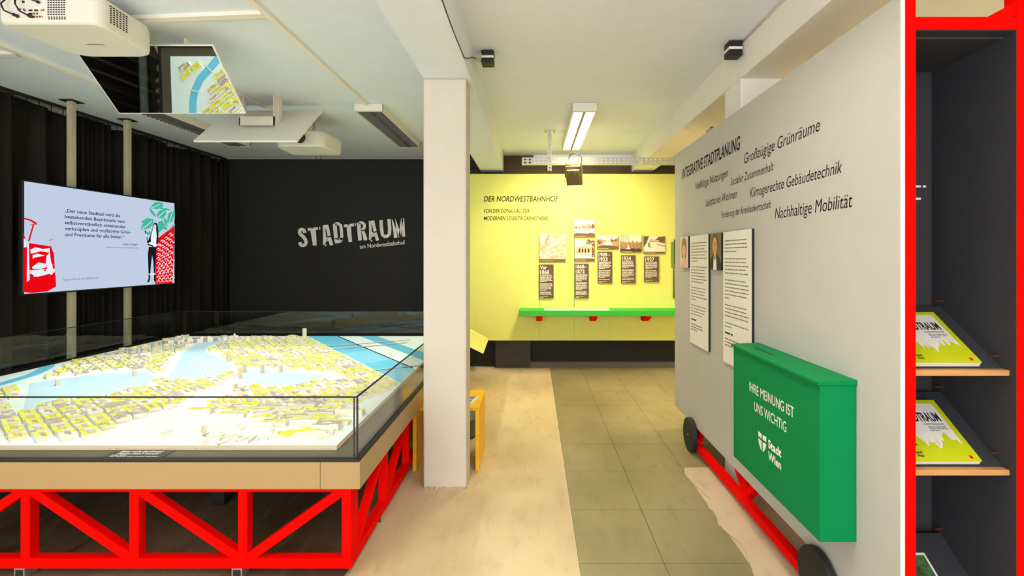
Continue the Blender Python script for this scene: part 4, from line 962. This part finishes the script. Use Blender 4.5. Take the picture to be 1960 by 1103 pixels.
def brochures(z, label, rnd):
    x0, x1 = 1.288, 1.543; s0, s1 = .012, .262
    t = thing('brochure', label, 'brochure', (1.39, 1.66, z), 'lime brochures in the niche')
    for k in range(3): sloped(t, 'page_block', z, x0-.002*k, x1-.0015*k, s0, s1-.003, .006+.006*k, .005, M_paper if k < 2 else M_paper)
    cv = sloped(t, 'cover', z, x0, x1, s0, s1, .0245, .002, M_cover)
    top = .0272
    r = random.Random(rnd); jag = [(x1-.02-(x1-.02-x0-.012)*i/34, s0+.075+r.uniform(-.018, .02)+.02*math.sin(i*.3)) for i in range(35)]
    sloped(t, 'cover_picture', z, 0, 0, 0, 0, top, 0, M_coverw, cv, poly=[(x0+.012, s1-.016), ] + jag[::-1] + [(x1-.02, s1-.016)][::1])
    o = Vector((0, 1.64, z)) + nS*(top+.0006)
    text('STADTRAUM', o + Vector((x1-.172, 0, 0)) + dS*.168, (1, 0, 0), dS, .140, .036, M_dark, cv, bold=.03)
    text('NORDWESTBAHNHOF', o + Vector((x1-.105, 0, 0)) + dS*.152, (1, 0, 0), dS, .072, .007, M_inkl, cv)
    text('Stadt', o + Vector((x0+.045, 0, 0)) + dS*.040, (1, 0, 0), dS, .024, .009, M_dark, cv, bold=.02); text('Wien', o + Vector((x0+.045, 0, 0)) + dS*.027, (1, 0, 0), dS, .022, .009, M_dark, cv, bold=.02)
    b = MB()
    for k in range(14):
        xx = x0+.014+r.uniform(0, .045); ss = .06+r.uniform(0, .075); q = o+Vector((xx, 0, 0))+dS*ss
        b.poly([q, q+Vector((r.uniform(.008, .016), 0, 0))+dS*r.uniform(-.004, .004), q+Vector((r.uniform(.004, .01), 0, 0))+dS*r.uniform(.006, .014)])
    q = o+Vector((x1-.105, 0, 0))+dS*.228
    b.poly([q, q+Vector((.016, 0, 0))+dS*.004, q+Vector((.022, 0, 0))+dS*.010, q+Vector((.008, 0, 0))+dS*.013, q+Vector((-.004, 0, 0))+dS*.008])
    b.build('ink_drawing', M_dark, cv)
    b = MB()
    for k in range(10):
        xx = x0+.03+r.uniform(0, .13); q = o+Vector((xx, 0, 0))+dS*.07; l = r.uniform(.02, .06); dx = r.uniform(-.01, .014)
        b.poly([q, q+Vector((.002, 0, 0)), q+Vector((dx, 0, 0))+dS*l])
    b.build('grass_blades', M_cover, cv)
    q = o + Vector((x1-.034, 0, 0)) + dS*.022
    MB().poly([q, q+Vector((.010, 0, 0))-dS*.003, q+Vector((.011, 0, 0))+dS*.009, q+Vector((.002, 0, 0))+dS*.012]).build('red_mark', M_red, cv)
    nb = MB(); bars(nb, o + Vector((x1-.10, 0, 0)) + dS*.128, Vector((1, 0, 0)), dS, .07, [(.014, None), (.007, None), (0, .5)], .004); nb.build('print', M_inkl, cv)
nshelf(1.107); nshelf(.768); nshelf(.205)
brochures(1.107, 'stack of lime brochures on the upper niche shelf', 3)
brochures(.768, 'stack of lime brochures on the middle niche shelf', 4)
M_leafp = sepia_noise('photo_green', 30, .5, rgb(70, 130, 70), rgb(60, 66, 44)); M_stonep = sepia_noise('photo_stone', 45, .5, rgb(150, 132, 96), rgb(84, 72, 52))
for (x0, sh, mt, lbz) in ((1.288, .005, M_stonep, 'folded leaflet with stone photo on the lowest niche shelf, left one'), (1.405, .0, M_leafp, 'leaflet with green leaf photo on the lowest niche shelf, right one')):
    t = thing('leaflet', lbz, 'leaflet', (x0+.05, 1.7, .205), 'leaflets on the lowest niche shelf')
    b = sloped(t, 'sheet', .205, x0, x0+.10, .03, .245+sh, .006, .003, M_paper)
    sloped(t, 'picture', .205, x0, x0+.092, .034, .236+sh, .0094, 0, mt, b)
    if mt is M_leafp: sloped(t, 'picture', .205, x0, x0+.092, .034, .14, .0098, 0, M_stonep, b)
    else: sloped(t, 'picture', .205, x0+.03, x0+.09, .034, .10, .0098, 0, M_leafp, b)
# slogans
def ptext(s, x0, yb0, x1, capm, bold, m, sh=.18):
    Y0 = PX*F/(x0-VX); Y1 = PX*F/(x1-VX); z = EYE-(yb0-VY)*Y0/F
    text(s, (PX-.0008, Y0, z), (0, -1, 0), (0, 0, 1), Y0-Y1, capm, m, fp, bold=bold, shear=sh)
ptext('INTEGRATIVE STADTPLANUNG', 1306, 343, 1417, .080, .018, M_ink)
ptext('Großzügige Grünräume', 1424.5, 313.8, 1569.5, .059, .0, M_ink)
ptext('Vielfältige Nutzungen', 1331.4, 363.5, 1393.6, .055, .0, M_inkl)
ptext('Sozialer Zusammenhalt', 1398.6, 355.6, 1481, .047, .0, M_inkl)
ptext('Leistbares Wohnen', 1350.7, 395.7, 1411.3, .053, .0, M_inkl)
ptext('Klimagerechte Gebäudetechnik', 1435.6, 378.4, 1612, .052, .0, M_ink)
ptext('Förderung der Kreislaufwirtschaft', 1381, 417.6, 1476, .042, .0, M_inkl)
ptext('Nachhaltige Mobilität', 1483.5, 419.2, 1631.8, .056, .0, M_ink)

# statement boards and portraits on the partition
TX = PX - .015
def sboard(ya, yb, z0_, z1_, paras, label):
    t = thing('statement_board', label, 'text board', (TX, (ya+yb)/2, z0_), 'statement boards on the grey partition')
    bd = MB().box(TX, PX-.0006, ya, yb, z0_, z1_); bd.m = [1, 1, 1, 1, 1, 0]
    bd = bd.build('board', [M_paper, M_blackm], t)
    ln = MB(); z = z1_-.06; rows = []
    for n_, last in paras:
        for k in range(n_): rows.append((z-z0_, last if k == n_-1 else None)); z -= .0225
        z -= .022
    bars(ln, (TX-.0006, yb-.03, z0_), Vector((0, -1, 0)), Vector((0, 0, 1)), (yb-ya)-.06, rows, .0095, rag=.15)
    ln.build('body_text', M_faint, bd)['kind'] = 'stuff'
    b2 = MB(); bars(b2, (TX-.0006, yb-.03, z0_), Vector((0, -1, 0)), Vector((0, 0, 1)), (yb-ya)*.3, [(z-z0_, 1)], .017); b2.build('signature', M_dark, bd)
    b3 = MB(); bars(b3, (TX-.0006, yb-.03, z0_), Vector((0, -1, 0)), Vector((0, 0, 1)), (yb-ya)*.7, [(z-z0_-.035, None), (z-z0_-.055, None), (z-z0_-.075, .5)], .011); b3.build('function_line', M_faint, bd)
sboard(3.314, 3.706, .834, 1.657, [(7, .4), (6, .8), (5, .3), (4, .7)], 'tall white statement board between the two portraits')
sboard(2.656, 3.058, .828, 1.655, [(4, .5), (5, .95), (6, .2), (4, .95), (2, .3)], 'tall white statement board behind the green box')
def portrait(ya, yb, z0_, z1_, bg, hair, skin, shirt, label, male):
    t = thing('portrait_photo', label, 'portrait', (TX, (ya+yb)/2, z0_), 'portraits on the grey partition')
    bd = MB().box(TX-.003, PX-.0006, ya, yb, z0_, z1_).build('backing', M_blackm, t)
    pf = TX-.0036
    def P(u, v, k): return (pf-.0004*k, yb-(yb-ya)*u, z0_+(z1_-z0_)*v)
    def poly(nm, m, k, pts): MB().poly([P(u, v, k) for u, v in pts]).build(nm, m, bd)
    ell = lambda cu, cv, ru, rv, n=20: [(cu+ru*math.cos(2*math.pi*i/n), cv+rv*math.sin(2*math.pi*i/n)) for i in range(n)]
    poly('print', bg, 0, [(0, 0), (1, 0), (1, 1), (0, 1)])
    if male:
        poly('jacket', M_dark, 1, [(0, 0), (1, 0), (1, .18), (.82, .36), (.62, .44), (.32, .44), (.12, .32), (0, .2)])
        poly('shirt', shirt, 2, [(.30, 0), (.62, 0), (.56, .40), (.46, .24), (.36, .42)]); poly('neck', skin, 3, [(.36, .36), (.58, .36), (.58, .5), (.36, .5)])
        poly('hair', hair, 4, ell(.47, .76, .24, .215)); poly('face', skin, 5, ell(.47, .66, .215, .235))
    else:
        poly('blouse', shirt, 1, [(.05, 0), (.95, 0), (.92, .15), (.7, .30), (.35, .30), (.1, .16)]); poly('hair', hair, 2, [(.18, .32), (.14, .6), (.2, .88), (.4, .98), (.62, .96), (.78, .82), (.82, .55), (.76, .34), (.6, .28), (.35, .28)])
        poly('neck', skin, 3, [(.38, .24), (.62, .24), (.6, .4), (.4, .4)]); poly('face', skin, 4, ell(.50, .58, .22, .24)); poly('fringe', hair, 5, [(.26, .70), (.74, .70), (.7, .9), (.5, .95), (.3, .9)])
    f = .47 if male else .5; v0 = .68 if male else .6
    for s in (-1, 1): poly('eye', M_dark, 6, ell(f+s*.09, v0, .028, .012, 8)); poly('brow', hair, 6, [(f+s*.05, v0+.035), (f+s*.14, v0+.04), (f+s*.14, v0+.052), (f+s*.05, v0+.047)])
    poly('nose', mat('skin_shade', rgb(206, 146, 112), .7), 6, [(f-.03, v0-.1), (f+.03, v0-.1), (f+.01, v0-.01)]); poly('mouth', mat('lip', rgb(186, 100, 84), .6), 6, ell(f, v0-.155, .07, .014, 10))
portrait(3.738, 3.937, 1.41, 1.659, mat('portrait_cream', rgb(232, 222, 200), .6), mat('hair_light', rgb(176, 130, 80), .7, var=.2, scale=60), mat('skin', rgb(236, 186, 150), .6), mat('pink_cloth', rgb(232, 190, 168), .7), 'portrait photo of a person with long light hair', False)
portrait(3.08, 3.275, 1.41, 1.655, mat('portrait_olive', rgb(120, 110, 66), .6), mat('hair_dark', rgb(96, 62, 38), .7, var=.2, scale=60), mat('skin_tan', rgb(222, 160, 122), .6), mat('shirt_white', rgb(236, 236, 232), .6), 'portrait photo of a person in dark jacket and white shirt', True)

# green box
gb = thing('suggestion_box', 'green wall-mounted suggestion box with a slotted sloping lid and white lettering', 'box', (1.16, 2.2, .41))
GX = 1.094; ya, yb = 1.816, 2.60; z0, z1 = .408, 1.008
MB().box(GX, PX-.0008, ya, yb, z0, z1).build('body', M_green, gb, bevel=.0015)
MB().prism([(GX-.012, ya-.006, z1+.001), (PX-.0008, ya-.006, z1+.001), (PX-.0008, ya-.006, z1+.020), (GX-.012, ya-.006, z1+.013)], (0, yb-ya+.012, 0)).build('lid', M_green, gb, bevel=.001)
MB().prism([(1.150, 2.30, z1+.0168), (1.158, 2.30, z1+.0172), (1.158, 2.48, z1+.0172), (1.150, 2.48, z1+.0168)], (0, 0, .001)).build('slot', M_dark, gb)
def gtext(s, x0, yb0, x1, capm, bold):
    Y0 = GX*F/(x0-VX); Y1 = GX*F/(x1-VX); z = EYE-(yb0-VY)*Y0/F
    text(s, (GX-.0008, Y0, z), (0, -1, 0), (0, 0, 1), Y0-Y1, capm, M_paint, gb, bold=bold)
gtext('IHRE MEINUNG IST', 1434.8, 748, 1520, .045, .004)
gtext('UNS WICHTIG', 1444, 786, 1505.4, .045, .004)
gtext('Stadt', 1470.5, 856, 1495.7, .036, .03)
gtext('Wien', 1470.5, 878.5, 1495.7, .036, .03)
ys, ye, zs0, zs1 = 2.312, 2.232, .565, .652
S_ = lambda u, v: (GX-.0008, ys+(ye-ys)*u, zs0+(zs1-zs0)*v)
lg = MB()
for pp in ([(.0, 1), (.44, .96), (.44, .70), (.0, .72)], [(.56, .96), (1, 1), (1, .72), (.56, .70)], [(.0, .60), (.44, .58), (.44, .02), (.25, .14), (.08, .36)], [(.56, .58), (1, .60), (.92, .36), (.75, .14), (.56, .02)]): lg.poly([S_(*q) for q in pp])
lg.build('shield_emblem', M_paint, gb)

# ------------------------------------------------------------------ yellow stool and what is around it
ys_ = thing('stool', 'yellow plywood stool with two slab legs behind the white column', 'stool', (-.62, 3.53, 0))
x0, x1, y0, y1, zt_ = -.843, -.379, 3.317, 3.75, .446
MB().box(x0, x1, y0, y1, zt_-.024, zt_).build('seat', M_yellow, ys_, bevel=.002)
for (a, b) in ((x0, x0+.026), (x1-.026, x1)): MB().box(a, b, y0, y1, 0, zt_-.024).build('leg', M_yellow, ys_, bevel=.002)
MB().box(x0+.026, x1-.026, y1-.05, y1-.026, zt_-.085, zt_-.024).build('stretcher', M_yellow, ys_)
lf = thing('magazine', 'magazine with bluish cover lying on the yellow stool', 'magazine', (-.5, 3.5, .446))
P = [(-.60, 3.41, .4465), (-.438, 3.41, .4465), (-.405, 3.56, .4465), (-.60, 3.56, .4465)]
MB().prism(P, (0, 0, .006)).build('pages', M_paper, lf)
MB().prism([(-.60, 3.412, .4526), (-.455, 3.412, .4526), (-.425, 3.558, .4526), (-.60, 3.558, .4526)], (0, 0, .0006)).build('cover', sepia_noise('cover_blue', 18, .5, rgb(160, 170, 160), rgb(62, 70, 104)), lf)
pt = thing('floor_drum', 'low grey-green drum on the floor seen through the yellow stool', 'drum', (-.64, 4.02, 0))
MB().cyl((-.64, 4.02, 0), (-.64, 4.02, .012), .175, 32).build('base_ring', M_blackm, pt)
MB().cyl((-.64, 4.02, .012), (-.64, 4.02, .155), .18, 32).build('body', mat('drum_green', rgb(96, 98, 74), .6), pt, bevel=.004)
